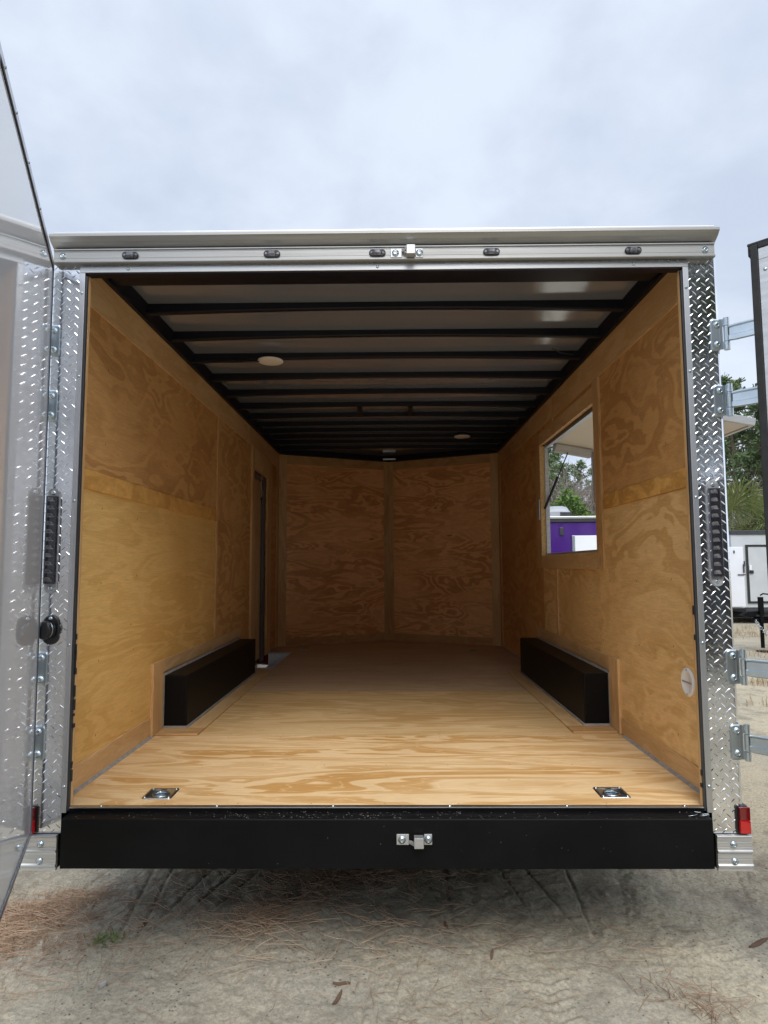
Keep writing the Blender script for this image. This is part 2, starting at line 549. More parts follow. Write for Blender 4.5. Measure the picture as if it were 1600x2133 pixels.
def ground_h(x, y):
    h = 0.10 * vnoise(x, y, 5.0, 1) + 0.045 * vnoise(x, y, 1.3, 2)
    h = h * np.clip((np.hypot(x, y - 1) - 1.0) / 4, 0.25, 1)
    h = h + 0.020 * vnoise(x, y, 0.42, 3) + 0.011 * vnoise(x, y, 0.17, 4) + 0.009 * vnoise(x, y, 0.07, 5) + 0.008 * vnoise(x, y, 0.03, 6) + 0.004 * vnoise(x, y, 0.017, 7)

    def rut(ax, ay, bx, by, wd, dp, lug=0.0, pitch=0.05):
        nonlocal h
        dx, dy = bx - ax, by - ay
        L = math.hypot(dx, dy)
        t = ((x - ax) * dx + (y - ay) * dy) / L
        n = ((x - ax) * -dy + (y - ay) * dx) / L + 0.012 * vnoise(x, y, 0.25, 9)
        m = (np.clip(t / 0.1, 0, 1) * np.clip((L - t) / 0.1, 0, 1))
        e = np.exp(-(n / wd) ** 2)
        g = -dp * e * m
        if lug:
            g = g + lug * (np.sin(2 * np.pi * (t + np.abs(n) * 0.4) / pitch) > 0.1) * (np.abs(n) < wd * 1.3) * m
        h = h + g
    # narrow edge lines of old tyre tracks and two lugged tread prints
    for a in ((-1.19, 0.95, -1.08, 0.05), (-1.09, 1.0, -1.0, -0.05), (-0.80, 1.1, -0.98, 0.35), (-0.68, 1.1, -0.88, 0.35), (-0.55, 1.1, -0.78, 0.38), (-1.36, 0.9, -1.45, 0.5),
              (0.66, 1.0, 0.84, 0.2), (0.56, 0.9, 0.66, 0.3), (0.30, 0.9, 0.28, 0.3), (-0.05, 0.0, -0.12, -0.5), (0.1, 0.05, 0.08, -0.5), (0.2, -0.05, 0.24, -0.5),
              (1.12, 0.25, 1.2, -0.15), (0.9, 0.85, 0.86, 0.2), (2.0, 1.6, 1.6, 0.4), (2.4, 2.2, 1.7, 0.6)):
        rut(*a, 0.006, 0.0075)
    rut(0.585, 0.02, 0.60, -0.35, 0.055, 0.004, 0.008, 0.048)
    rut(1.27, 0.95, 1.08, 0.25, 0.05, 0.002, 0.006, 0.035)
    rut(1.33, 0.32, 1.28, 0.0, 0.06, 0.003, 0.006, 0.05)
    rut(-0.62, 0.55, -0.75, 0.48, 0.05, 0.02)
    return h


def axis_lines(a, b, step, lo, hi, g=1.22):
    core = list(np.arange(a, b + 1e-6, step))
    d, x, right = step, core[-1], []
    while x < hi:
        d *= g
        x += d
        right.append(x)
    d, x, left = step, a, []
    while x > lo:
        d *= g
        x -= d
        left.append(x)
    return np.array(left[::-1] + core + right)


gx, gy = axis_lines(-1.95, 2.0, 0.008, -500, 500), axis_lines(-0.55, 1.15, 0.008, -300, 700)
X, Y = np.meshgrid(gx, gy, indexing='ij')
far = np.clip((np.hypot(X, Y) - 30) / 40, 0, 1)
Z = GZ + ground_h(X, Y) * (1 - far)
nx, ny = len(gx), len(gy)
co = np.stack([X, Y, Z], -1).reshape(-1, 3)
ii = np.arange(nx * ny).reshape(nx, ny)
fq = np.stack([ii[:-1, :-1], ii[1:, :-1], ii[1:, 1:], ii[:-1, 1:]], -1).reshape(-1, 4)
me = bpy.data.meshes.new('ground')
me.from_pydata(co.tolist(), [], fq.tolist())
me.polygons.foreach_set('use_smooth', [True] * len(me.polygons))
me.materials.append(sand_mat)
ground = bpy.data.objects.new('ground', me)
COL.objects.link(ground)
tag(ground, kind='structure')


def gz(x, y):
    return GZ + float(ground_h(np.array([x]), np.array([y]))[0])


# ------------------------------------------------------------------ the cargo trailer
T = thing('cargo_trailer', (0, 2.4, GZ), 'enclosed cargo trailer seen from behind, both rear doors open on its bare plywood interior', 'trailer')
WI, WH, YL, YN = 1.29, 2.235, 4.875, 5.49     # inner half width, wall height, where the nose starts, nose tip

# floor deck, with recesses for the tie-down rings and the step
fm = MB()
RINGS = [(-0.916, 0.142), (0.920, 0.152)]
RINGS2 = [(-0.942, 4.56), (0.911, 4.52)]
holes = [(x - 0.052, x + 0.052, y - 0.052, y + 0.052) for x, y in RINGS + RINGS2] + [(-1.289, -1.05, 3.36, 4.36)]
FLOOR = [(0.0068, 1.035, ply_floor), (1.0355, 2.265, ply_floor_olive), (2.2655, 3.49, ply_floor_dusty), (3.4905, YL, ply_floor_dusty)]
for a, b, mt in FLOOR:
    f1 = MB()
    hs = [(h[0], h[1], max(h[2], a), min(h[3], b)) for h in holes if h[2] < b and h[3] > a]
    sheet(f1, 'z', [-WI, WI], [a, b], 0.0, hs)
    if b == YL:
        f1.add([(-WI, YL, 0), (WI, YL, 0), (0, YN, 0)], [(0, 1, 2)])
    f1.cur = 1
    for x in np.arange(-1.15, 1.2, 0.2875):
        for y in (a + 0.03, (a + b) / 2, b - 0.03):
            if abs(x) < 1.02:
                f1.box(x - 0.002, x + 0.002, y - 0.002, y + 0.002, -0.0005, 0.0004)
    f1.build('floor_sheet', [mt, nail_mat], T, recalc=False)
fm.add([(-1.2195, 0.0065, -0.0005), (1.2195, 0.0065, -0.0005), (1.2195, 0.0065, -0.011), (-1.2195, 0.0065, -0.011)], [(0, 1, 2, 3)])
fm.build('floor_edge', pine_edge, T, recalc=False)
cb = MB()
cb.box(-1.30, 1.30, 0.01, 3.30, -0.16, -0.045)
cb.box(-1.04, 1.30, 3.30, 4.90, -0.16, -0.045)
for y in np.arange(0.5, 4.8, 0.6):
    cb.box(-1.25, 1.25, y, y + 0.05, -0.22, -0.162)
cb.box(-0.6, -0.5, 0.2, 6.2, -0.32, -0.222)
cb.box(0.5, 0.6, 0.2, 6.2, -0.32, -0.222)
cb.build('chassis', black_paint, T)

# side wall lining
def panel(x, y0, y1, z0, z1, mat=ply_wall):
    s = 1 if x > 0 else -1
    b = MB().box(x, x + s * 0.012, y0, y1, z0, z1)
    b.cur = 1
    y = 0.36
    while y < y1 - 0.03:
        z = z0 + 0.20
        while z < z1 - 0.06 and y > y0 + 0.03:
            yy, zz_ = y + random.uniform(-.012, .012), z + random.uniform(-.03, .03)
            b.box(x - s * 0.0004, x + s * 0.002, yy - 0.0016, yy + 0.0016, zz_ - 0.005, zz_ + 0.005)
            z += 0.33
        y += 0.406
    b.build('wall_panel', [mat, nail_mat], T)


SEAM = 1.30
panel(-WI, 0.032, 2.258, 0, SEAM, ply_light)
panel(-WI, 0.032, 2.258, SEAM + 0.001, WH)
panel(-WI, 2.260, 3.485, 0, SEAM)
panel(-WI, 2.260, 3.485, SEAM + 0.001, WH)
panel(-WI, 3.486, 4.19, 1.855, WH)
panel(-WI, 4.191, YL, 0, WH)
WY0, WY1, WZ0, WZ1 = 1.347, 2.78, 1.0, 1.92       # hatch opening
panel(WI, 0.032, WY0, 0, 1.25, ply_tan)
panel(WI, 0.032, WY0, 1.251, WH)
panel(WI, WY0 + 0.001, WY1, 0, WZ0, ply_tan)
panel(WI, WY0 + 0.001, WY1, WZ1, WH)
panel(WI, WY1 + 0.001, YL, 0, SEAM + 0.05)
panel(WI, WY1 + 0.001, YL, SEAM + 0.051, WH)


def board(x0, x1, y0, y1, z0, z1, mat, bev=0.0012):
    return MB().box(x0, x1, y0, y1, z0, z1).build('trim_board', mat, T, bev, 1)


t = 0.008
L0, L1 = -WI, -WI + t
R0, R1 = WI - t, WI
board(L0, L1, 0.034, 2.235, 2.066, WH, pine_y)
board(L0, L1, 2.2365, 3.40, 2.066, WH, pine_y)
board(L0, L1, 3.4015, YL, 2.066, WH, pine_y)
board(L0, L1, 0.034, 2.235, 1.262, 1.347, ply_amber)
board(L0, L1, 2.237, 2.278, 0.405, 2.064, pine_z)
board(L0, L1, 0.034, 0.995, 0.004, 0.108, pine_y)
board(L0, L1 + 0.01, 0.997, 1.150, 0.004, 0.395, pine_z)
board(L0, L1, 1.152, 3.05, 0.322, 0.394, pine_y)
board(L0, L1 + 0.012, 3.40, 3.485, 0.004, 2.064, pine_z)
board(L0, L1 + 0.004, 3.486, 4.19, 1.858, 2.064, pine_y)
board(L0, L1 + 0.004, 4.191, 4.40, 0.004, 2.064, pine_z)
board(L0, L1, 4.76, YL - 0.005, 0.004, 2.064, pine_z)
board(R0, R1, 0.034, 2.34, 2.058, WH, pine_y)
board(R0, R1, 2.3415, YL, 2.066, WH, pine_y)
board(R0, R1, 0.034, 1.225, 1.252, 1.335, ply_amber)
board(R0, R1, 0.034, 1.045, 0.004, 0.094, pine_y)
board(R0 - 0.01, R1, 1.047, 1.19, 0.004, 0.405, pine_z)
board(R0, R1, 1.192, 3.06, 0.318, 0.400, pine_y)
board(R0, R1, 2.325, 2.365, 0.402, 0.892, pine_z)
board(R0, R1, 2.343, 2.383, 2.024, 2.064, pine_z)
board(R0, R1, 4.76, YL - 0.005, 0.004, 2.064, pine_z)
# boards framing the hatch opening
hf = 0.014
board(WI - hf, WI, 1.235, WY0 - 0.001, 0.897, 2.056, pine_z)
board(WI - hf, WI, WY1 + 0.001, 2.93, 0.897, 2.022, pine_z)
board(WI - hf, WI, WY0, WY1, 0.897, WZ0 - 0.001, pine_y)
board(WI - hf, WI, WY0, WY1, WZ1 + 0.001, 2.022, pine_y)
MB().box(WI - 0.010, 1.318, WY1 - 0.010, WY1 - 0.001, WZ0, WZ1).build('reveal_board', pine_edge, T)
MB().box(WI - 0.010, 1.318, WY0 + 0.001, WY0 + 0.010, WZ0, WZ1).build('reveal_board', pine_edge, T)
rv = MB()
rv.box(1.3185, 1.350, WY1 - 0.019, WY1 - 0.004, WZ0 + 0.001, WZ1 - 0.001)
rv.box(1.3185, 1.350, WY0 + 0.004, WY0 + 0.024, WZ0 + 0.001, WZ1 - 0.001)
rv.box(1.3185, 1.350, WY0 + 0.025, WY1 - 0.020, WZ0 + 0.001, WZ0 + 0.02)
rv.build('hatch_frame', alu_white, T, 0.002)
tr = MB()
tr.box(1.3185, 1.352, WY0 + 0.025, WY1 - 0.020, WZ1 - 0.020, WZ1 + 0.02)
tr.build('hatch_track', zinc, T, 0.003)
hp = MB()
hp.tube([(1.362, WY0, WZ1 + 0.002), (1.362, WY1, WZ1 + 0.002)], 0.007, 8)
hp.build('hatch_hinge', zinc, T)

# nose lining: two panels meeting at the front, with boards
for s in (-1, 1):
    a, b = Vector((s * WI, YL, 0)), Vector((0, YN, 0))
    d = (b - a).normalized()
    L = (b - a).length
    nrm = Vector((-s * d.y * s, 0, 0))
    nin = Vector((d.y, -d.x, 0))
    if nin.y > 0:
        nin = -nin
    M = Matrix((d, nin, Vector((0, 0, 1)))).transposed().to_4x4()
    M.translation = a
    for z0, z1 in ((0, 1.165), (1.166, WH)):
        MB().box(0, L, -0.012, 0, z0, z1, M).build('wall_panel', ply_nose, T)
    MB().box(0.02, L - 0.07, 0.0, 0.006, 0.004, 0.092, M).build('trim_board', pine_x, T, 0.001, 1)
    MB().box(0.02, L - 0.07, 0.0, 0.006, 2.13, WH, M).build('trim_board', pine_x, T, 0.001, 1)
    MB().box(0.006, 0.10, 0.0066, 0.010, 0.004, WH, M).build('trim_board', pine_z, T, 0.001, 1)
    if s < 0:
        MB().box(L - 0.07, L - 0.002, 0.0066, 0.012, 0.004, WH, M).build('trim_board', pine_z, T, 0.001, 1)
    else:
        MB().box(L - 0.07, L - 0.010, 0.0066, 0.012, 0.004, WH, M).build('trim_board', pine_z, T, 0.001, 1)
    MB().box(0.101, L - 0.071, 0.0, 0.004, 1.12, 1.21, M).build('trim_board', ply_nose, T, 0.001, 1)

# caulk line where the walls meet the floor
for s in (-1, 1):
    MB().prism([(s * (WI - t), 0.0005), (s * (WI - t - 0.013), 0.0005), (s * (WI - t), 0.010)], 'y', 0.10, 1.0).build('caulk_line', caulk, T)
    MB().prism([(s * WI, 0.0005), (s * (WI - 0.012), 0.0005), (s * WI, 0.012)], 'y', 3.2 if s > 0 else 4.38, YL).build('caulk_line', caulk, T)

# wheel boxes with their boards
for s, yn, yf, xi in ((-1, 1.168, 3.012, 1.142), (1, 1.205, 3.025, 1.131)):
    MB().box(s * xi, s * (WI - 0.0005), yn, yf, 0.0005, 0.303).build('wheel_box', black_box, T, 0.006)
    KB = lambda *a: MB().box(*a).build('caulk_line', caulk, T)
    MB().prism([(s * (WI - 0.009), 0.303), (s * (WI - 0.018), 0.303), (s * (WI - 0.009), 0.315)], 'y', yn - 0.01, yf).build('caulk_line', caulk, T)
    KB(s * (WI - 0.019), s * (WI - 0.009), yn - 0.012, yn - 0.0005, 0.001, 0.31)
    KB(s * (xi - 0.012), s * (WI - 0.02), yn - 0.012, yn - 0.0005, 0.012, 0.022)
    KB(s * (xi - 0.012), s * (xi - 0.0005), yn, yf, 0.012, 0.022)
    MB().box(s * (xi - 0.105), s * (WI - 0.02), yn - 0.135, yn - 0.0025, 0.0015, 0.0125).build('trim_board', pine_x, T, 0.0012, 1)
    MB().box(s * (xi - 0.105), s * (xi - 0.002), yn - 0.001, yf + 0.08, 0.0015, 0.0125).build('trim_board', pine_y, T, 0.0012, 1)

# side door, step and jamb on the left wall
sd_ = MB()
sd_.box(-1.352, -1.335, 3.49, 4.185, -0.02, 1.853)
so = sd_.build('side_door', pine_z, T, 0.002)
MB().box(-1.334, -1.318, 3.535, 3.60, 0.78, 0.90).build('handle', black_plastic, so, 0.004)
jm = MB()
jm.box(-1.333, -1.306, 4.09, 4.184, -0.05, 1.85)
jm.box(-1.333, -1.306, 3.50, 4.089, 1.80, 1.852)
jm.build('door_jamb', grey_steel, T, 0.003)
st = MB()
st.box(-1.289, -1.046, 3.335, 3.362, -0.001, 0.004)
st.box(-1.289, -1.046, 4.358, 4.385, -0.001, 0.004)
st.box(-1.288, -1.05, 3.363, 4.357, -0.135, -0.13)
st.box(-1.056, -1.05, 3.363, 4.357, -0.129, -0.003)
st.box(-1.288, -1.057, 4.351, 4.357, -0.129, -0.003)
st.box(-1.288, -1.057, 3.363, 3.369, -0.129, -0.003)
st.build('step_well', simple('step metal with painted light leak', (0.75, 0.76, 0.78), (0.6, 0.61, 0.63), 0.35, 0.4, nscale=40, bstr=0.3), T)  # pale base colour stands in for light leaking into the well

# ceiling: sheet, crossbeams, side rails, lamps
cm = MB()
sheet(cm, 'z', np.linspace(-1.33, 1.33, 12), np.linspace(0.05, YL, 14), 2.305)
cm.add([(-1.33, YL, 2.305), (1.33, YL, 2.305), (0, YN + 0.05, 2.305)], [(0, 1, 2)])
cm.build('ceiling_sheet', ceil_mat, T, recalc=False)
BEAMS = [0.706, 1.104, 1.499, 1.928, 2.348, 2.750, 3.12, 3.46, 3.76, 4.06, 4.36, 4.70]
for y in BEAMS:
    b = MB()
    xs = np.linspace(-1.29, 1.29, 13)
    rings = []
    for x in xs:
        c = 0.022 * (1 - (x / 1.29) ** 2) - 0.006
        z0, z1 = 2.250 + c, 2.304
        rings.append([(x, y - 0.006, z1), (x, y - 0.004, z0 + 0.012), (x, y + 0.002, z0 + 0.006), (x, y + 0.028, z0 + 0.006), (x, y + 0.034, z0 + 0.012), (x, y + 0.036, z1)])
    b.rings(rings, True, False)
    b.build('ceiling_beam', black_beam, T)
for s in (-1, 1):
    b = MB()
    b.prism([(s * 1.30, 2.2355), (s * 1.262, 2.2355), (s * 1.262, 2.250), (s * 1.240, 2.3045), (s * 1.30, 2.3045)], 'y', 0.03, YL)
    b.build('ceiling_rail', black_beam, T, 0.003)
    a, bb = Vector((s * WI, YL, 0)), Vector((0, YN, 0))
    d = (bb - a).normalized()
    nin = Vector((d.y, -d.x, 0))
    if nin.y > 0:
        nin = -nin
    M = Matrix((d, nin, Vector((0, 0, 1)))).transposed().to_4x4()
    M.translation = a
    b = MB()
    b.box(0.0, 1.428, -0.01, 0.05, 2.2365, 2.3035, M)
    b.build('ceiling_rail', black_beam, T)
MB().box(-1.29, 1.29, 0.05, 0.375, 2.252, 2.303).build('ceiling_beam', black_beam, T, 0.006)
for x in (-0.235, 0.203):
    MB().box(x - 0.018, x + 0.018, 2.793, 3.113, 2.262, 2.303).build('vent_support', black_beam, T, 0.003)
MB().box(-0.07, 0.09, 5.36, 5.40, 2.245, 2.262).build('clamp_bar', zinc, T, 0.003)


def dome_light(x, y):
    z = 2.2635
    o = MB().lathe([(0.082, 0.0), (0.083, -0.006), (0.080, -0.009), (0.060, -0.0125), (0.03, -0.0145), (0.0, -0.015)], (x, y, z), (0, 0, 1), 36).build('ceiling_lamp', white_plastic, T)
    MB().lathe([(0.020, 0.0), (0.020, 0.036)], (x, y, z), (0, 0, 1), 16).build('lamp_base', dark_trim, o)
    return o


dl = dome_light(-0.752, 1.52)
dome_light(0.774, 4.02)
MB().tube([(-0.82, 1.50, 2.252), (-0.95, 1.49, 2.243), (-1.08, 1.495, 2.246), (-1.19, 1.50, 2.243), (-1.272, 1.50, 2.25), (-1.28, 1.5, 2.235)], 0.004, 6).build('lamp_wire', wire_mat, dl)
MB().tube([(1.20, 1.45, 2.262), (1.10, 1.38, 2.252), (1.04, 1.34, 2.268)], 0.0035, 6).build('lamp_wire', wire_mat, T)

# recessed tie-down rings
def tie_ring(x, y, name_parent=T):
    m = MB()
    n = 40
    def sq(h, z, rc):
        pts = []
        for cxs, cys, a0 in ((1, 1, 0), (-1, 1, 90), (-1, -1, 180), (1, -1, 270)):
            for k in range(n // 4):
                a = R(a0 + 90 * k / (n // 4 - 1))
                pts.append((x + cxs * (h - rc) + rc * math.cos(a), y + cys * (h - rc) + rc * math.sin(a), z))
        return pts
    def ci(r, z):
        pts = []
        for a0 in (0, 90, 180, 270):
            for k in range(n // 4):
                a = R(a0 + 90 * k / (n // 4 - 1) * 0.98)
                pts.append((x + r * math.cos(a), y + r * math.sin(a), z))
        return pts
    m.rings([sq(0.060, 0.0005, 0.012), sq(0.059, 0.0035, 0.012), sq(0.049, 0.0038, 0.009), sq(0.047, 0.001, 0.009), ci(0.042, -0.001), ci(0.036, -0.010), ci(0.024, -0.018), ci(0.006, -0.021)], cap=False)
    m.add(ci(0.006, -0.021), [tuple(range(n))])
    o = m.build('tie_down', zinc, T)
    r = MB()
    r.tube([(x + 0.031 * math.cos(a), y + 0.031 * math.sin(a), -0.002) for a in np.linspace(0, 2 * math.pi, 28, endpoint=False)], 0.0042, 8, closed=True)
    r.box(x - 0.012, x + 0.012, y + 0.026, y + 0.043, -0.003, 0.0045)
    r.build('ring', zinc_bolt, o)
    MB.bolts('screw', zinc_bolt, o, [(x + sx * 0.048, y + sy * 0.048, 0.0036) for sx in (-1, 1) for sy in (-1, 1)], (0, 0, 1), 0.0042, 0.003)
    return o


for x, y in RINGS + RINGS2:
    tie_ring(x, y)

# round side vent
vx, vy, vz = WI - 0.0005, 0.236, 0.426
vo = MB().lathe([(0.060, 0.0), (0.060, 0.004), (0.056, 0.007), (0.046, 0.008), (0.044, 0.006), (0.0, 0.006)], (vx, vy, vz), (-1, 0, 0), 36).build('vent_cover', white_plastic, T)
vb = MB()
vb.box(vx - 0.0085, vx - 0.0065, vy - 0.042, vy + 0.042, vz - 0.003, vz + 0.003)
MB.bolts('vent_screw', zinc_bolt, vo, [(vx - 0.0075, vy, vz + 0.051), (vx - 0.0075, vy, vz - 0.051)], (-1, 0, 0), 0.003, 0.002)
vb.build('vent_bar', caulk, vo)

# ------------------------------------------------------------------ rear frame
def lozenge(mb, cx, cz, ang, Lh=0.0142, wh=0.0025, h=0.0012, y0=0.0):
    ca, sa = math.cos(ang), math.sin(ang)
    def P(u, v, k):
        return (cx + u * ca - v * sa, y0 - k, cz + u * sa + v * ca)
    o = [P(-Lh, 0, 0), P(-Lh * .5, wh * .78, 0), P(0, wh, 0), P(Lh * .5, wh * .78, 0), P(Lh, 0, 0), P(Lh * .5, -wh * .78, 0), P(0, -wh, 0), P(-Lh * .5, -wh * .78, 0),
         P(-Lh * .55, 0, h * .85), P(0, 0, h), P(Lh * .55, 0, h * .85)]
    f = [(0, 1, 8), (1, 2, 9, 8), (2, 3, 10, 9), (3, 4, 10), (4, 5, 10), (5, 6, 9, 10), (6, 7, 8, 9), (7, 0, 8)]
    mb.add(o, f)


def tread(mb, x0, x1, z0, z1, flip=False):
    p = 0.0375
    i = 0
    z = z0 + 0.008
    row = 0
    while z < z1 - 0.004:
        x = x0 + 0.006 + (p / 2 if row % 2 else 0)
        while x < x1 - 0.002:
            a = R(43) if row % 2 == 0 else R(-43)
            lozenge(mb, x, z, a + random.gauss(0, 0.05), h=0.0012 * random.uniform(0.6, 1.25))
            x += p
        z += p / 2
        row += 1


PX0, PX1 = 1.2505, 1.372
for s in (-1, 1):
    m = MB()
    pr = [(s * PX0, 0.0), (s * (PX1 - 0.012), 0.0), (s * (PX1 - 0.004), 0.003), (s * PX1, 0.012), (s * PX1, 0.10), (s * (PX1 - 0.012), 0.10), (s * (PX1 - 0.012), 0.006), (s * PX0, 0.006)]
    m.prism(pr, 'z', -0.097, 2.192)
    if s > 0:
        tread(m, PX0, PX1 - 0.008, -0.097, 2.190)
    else:
        tread(m, -PX1 + 0.010, -PX0, -0.097, 2.190)
    # wrapped edge on the side of the trailer
    o = m.build('tread_plate', plate_mat, T, recalc=False)
    # reverse the winding of what recalc would have fixed
m = MB()
m.box(-1.2495, 1.2495, 0.0, 0.006, 2.1642, 2.192)
x = -1.24
k = 0
while x < 1.245:
    lozenge(m, x, 2.1745, R(-38) if k % 2 else R(38), 0.012, 0.0034, 0.0019)
    x += 0.019
    k += 1
m.build('tread_plate', plate_mat, T, recalc=False)

# channel trim round the opening, dark jamb behind it and the ply edge
tm = MB()
tm.box(-1.2505, 1.2505, -0.010, -0.0005, 2.137, 2.164)
tm.build('opening_trim', alu, T, 0.0015)
for s in (-1, 1):
    tm = MB()
    tm.box(s * 1.2275, s * 1.2505, -0.0105, -0.0005, -0.018, 2.1365)
    tm.build('opening_trim', alu_z, T, 0.0015)
    jb = MB()
    jb.box(s * 1.2205, s * 1.227, -0.004, 0.008, -0.012, 2.125)
    jb.box(s * 1.222, s * 1.30, 0.027, 0.0305, -0.012, 2.13)
    jb.build('door_post', dark_trim, T)
    MB().box(s * 1.2195, s * 1.2885, 0.0085, 0.0262, 0.0005, 2.13).build('edge_strip', pine_z, T)
    fo = MB()
    for k in range(14 if s < 0 else 4):
        z = 0.02 + random.random() * (0.62 if s < 0 else 0.9)
        zl = 0.01 + random.random() * 0.035
        fo.box(s * (1.2185 - random.random() * 0.002), s * 1.2200, 0.0, 0.010 + 0.006 * random.random(), z, z + zl)
    fo.build('foam_seal', black_rubber, T)
MB.rivets(zinc_bolt, T, [(x, -0.0102, 2.151) for x in (-1.05, -0.02, 1.03)] + [(s * 1.239, -0.0107, z) for z in (0.08, 0.62, 1.19, 1.70, 2.05) for s in (-1, 1)], (0, -1, 0), 0.0065)
MB().box(-1.2195, 1.2195, -0.006, 0.03, 2.1325, 2.1365).build('door_post', black_beam, T)
hd = MB()
hd.box(-1.36, 1.36, 0.0075, 0.045, 2.138, 2.30)
hd.build('header_beam', black_beam, T)

# header rail with ribs, and the drip gutter above it
rail = [(0.0065, 2.150 + .006), (-0.020, 2.1515), (-0.031, 2.153), (-0.033, 2.157), (-0.033, 2.164), (-0.027, 2.167), (-0.027, 2.1735), (-0.0262, 2.174), (-0.0262, 2.1795), (-0.027, 2.180), (-0.027, 2.2075),
        (-0.0262, 2.208), (-0.0262, 2.212), (-0.027, 2.2125), (-0.027, 2.219), (-0.032, 2.221), (-0.032, 2.2265), (-0.026, 2.2285), (-0.006, 2.229), (-0.006, 2.235), (0.0065, 2.235)]
rail = [(y, 2.168 + (z - 2.1515) * 0.067 / 0.0835) for y, z in rail]
ro = MB().prism(rail, 'x', -1.352, 1.352).build('header_rail', alu_rail, T)
gut = [(0.008, 2.2365), (-0.016, 2.2365), (-0.022, 2.238), (-0.045, 2.252), (-0.058, 2.2655), (-0.061, 2.268), (-0.061, 2.278), (-0.058, 2.278), (-0.040, 2.262), (-0.020, 2.250), (0.008, 2.250)]
go = MB().prism(gut, 'x', -1.358, 1.360).build('drip_gutter', alu_rail, T)
MB().box(-1.372, 1.372, -0.004, 0.02, 2.2515, 2.318).build('roof_edge', alu_white, T, 0.004)
MB.bolts('bolt', zinc_bolt, ro, [(s * 1.315, -0.027, 2.200) for s in (-1, 1)], (0, -1, 0), 0.009, 0.007)


def stadium(r, half, n=10):
    """outline in (x, z) of a bar with round ends along x"""
    pts = []
    for k in range(n + 1):
        a = -math.pi / 2 + math.pi * k / n
        pts.append((half - r + r * math.cos(a), r * math.sin(a)))
    for k in range(n + 1):
        a = math.pi / 2 + math.pi * k / n
        pts.append((-half + r + r * math.cos(a), r * math.sin(a)))
    return pts


for x in (-1.035, -0.452, -0.020, 0.446, 1.022):
    z = 2.200
    mb = MB()
    st_ = stadium(0.0145, 0.034)
    mb.prism([(x + a, z + c) for a, c in st_], 'y', -0.0335, -0.0268)
    o = mb.build('marker_lamp', black_plastic, ro, 0.002)
    mb = MB()
    mb.rings([[(x + a * 0.5, -0.0337, z + c * 0.85) for a, c in st_], [(x + a * 0.44, -0.042, z + c * 0.65) for a, c in st_], [(x + a * 0.3, -0.046, z + c * 0.35) for a, c in st_]], True, True)
    mb.bolt((x - 0.024, -0.0337, z), (0, -1, 0), 0.0045, 0.003)
    mb.bolt((x + 0.024, -0.0337, z), (0, -1, 0), 0.0045, 0.003)
    mb.build('marker_lens', led_dim, ro)


def keeper(x, z, y, parent, up=1):
    """cast latch keeper: two bolted pads and a hook block standing out between them"""
    m = MB()
    m.box(x - 0.066, x - 0.020, y - 0.008, y, z - 0.020, z + 0.018)
    m.box(x + 0.036, x + 0.066, y - 0.008, y, z - 0.020, z + 0.018)
    h0, h1 = (z - 0.019, z + 0.019) if up > 0 else (z - 0.021, z + 0.017)
    m.box(x - 0.0015, x + 0.0335, y - 0.040, y - 0.0085, h0, h1)
    w = 1 if up > 0 else -1
    m.add([(x - 0.0195, y - 0.008, z + w * 0.004), (x - 0.0195, y - 0.008, z + w * 0.016), (x - 0.002, y - 0.030, z + w * 0.004), (x - 0.002, y - 0.030, z + w * 0.017),
           (x - 0.0195, y, z + w * 0.004), (x - 0.0195, y, z + w * 0.016), (x - 0.002, y - 0.012, z + w * 0.004), (x - 0.002, y - 0.012, z + w * 0.017)],
          [(0, 2, 3, 1), (4, 5, 7, 6), (0, 4, 6, 2), (1, 3, 7, 5)])
    o = m.build('latch_keeper', alu_white, parent, 0.002)
    MB.bolts('keeper_bolt', zinc_bolt, parent, [(x - 0.046, y - 0.008, z - 0.001), (x + 0.052, y - 0.008, z - 0.001)], (0, -1, 0), 0.0095, 0.008)
    return o


keeper(0.100, 2.196, -0.0275, ro, 1)

# hinge leaves on the posts
HZ = [(1.787, 1.919), (1.515, 1.646), (0.460, 0.595), (0.175, 0.311)]


def leaf(cx, z0, z1):
    m = MB()
    st_ = [(c, a) for a, c in stadium(0.010, (z1 - z0) / 2, 6)]
    zc = (z0 + z1) / 2
    def ring(k, y):
        return [(cx + (c * k if abs(c) < 1 else c) + (0.010 if c > 0 else -0.010) * k, y, zc + a * k) for c, a in st_]
    m.rings([ring(1.0, -0.0005), ring(1.0, -0.004), ring(0.90, -0.0075)], False, False)
    m.add(ring(0.90, -0.0075), [tuple(range(len(st_)))])
    return m


for s in (-1, 1):
    for z0, z1 in HZ:
        cx = 1.3525 if s > 0 else -1.345
        m = leaf(cx, z0, z1)
        if s > 0:
            m.box(1.370, 1.392, -0.010, -0.006, z0 + 0.004, z0 + 0.034)
            m.box(1.370, 1.392, -0.010, -0.006, z1 - 0.034, z1 - 0.004)
            m.box(1.366, 1.378, -0.0095, -0.0055, z0 + 0.004, z1 - 0.004)
            m.lathe([(0.0115, 0), (0.0115, 0.033)], (1.391, -0.014, z0), (0, 0, 1), 18)
            m.lathe([(0.0115, 0), (0.0115, 0.033)], (1.391, -0.014, z1 - 0.033), (0, 0, 1), 18)
        o = m.build('hinge_leaf', zinc, T)
        MB.bolts('hinge_bolt', zinc_bolt, o, [(cx + s * 0.004, -0.0075, z0 + 0.026), (cx + s * 0.004, -0.0075, z1 - 0.026)], (0, -1, 0), 0.0095, 0.007)

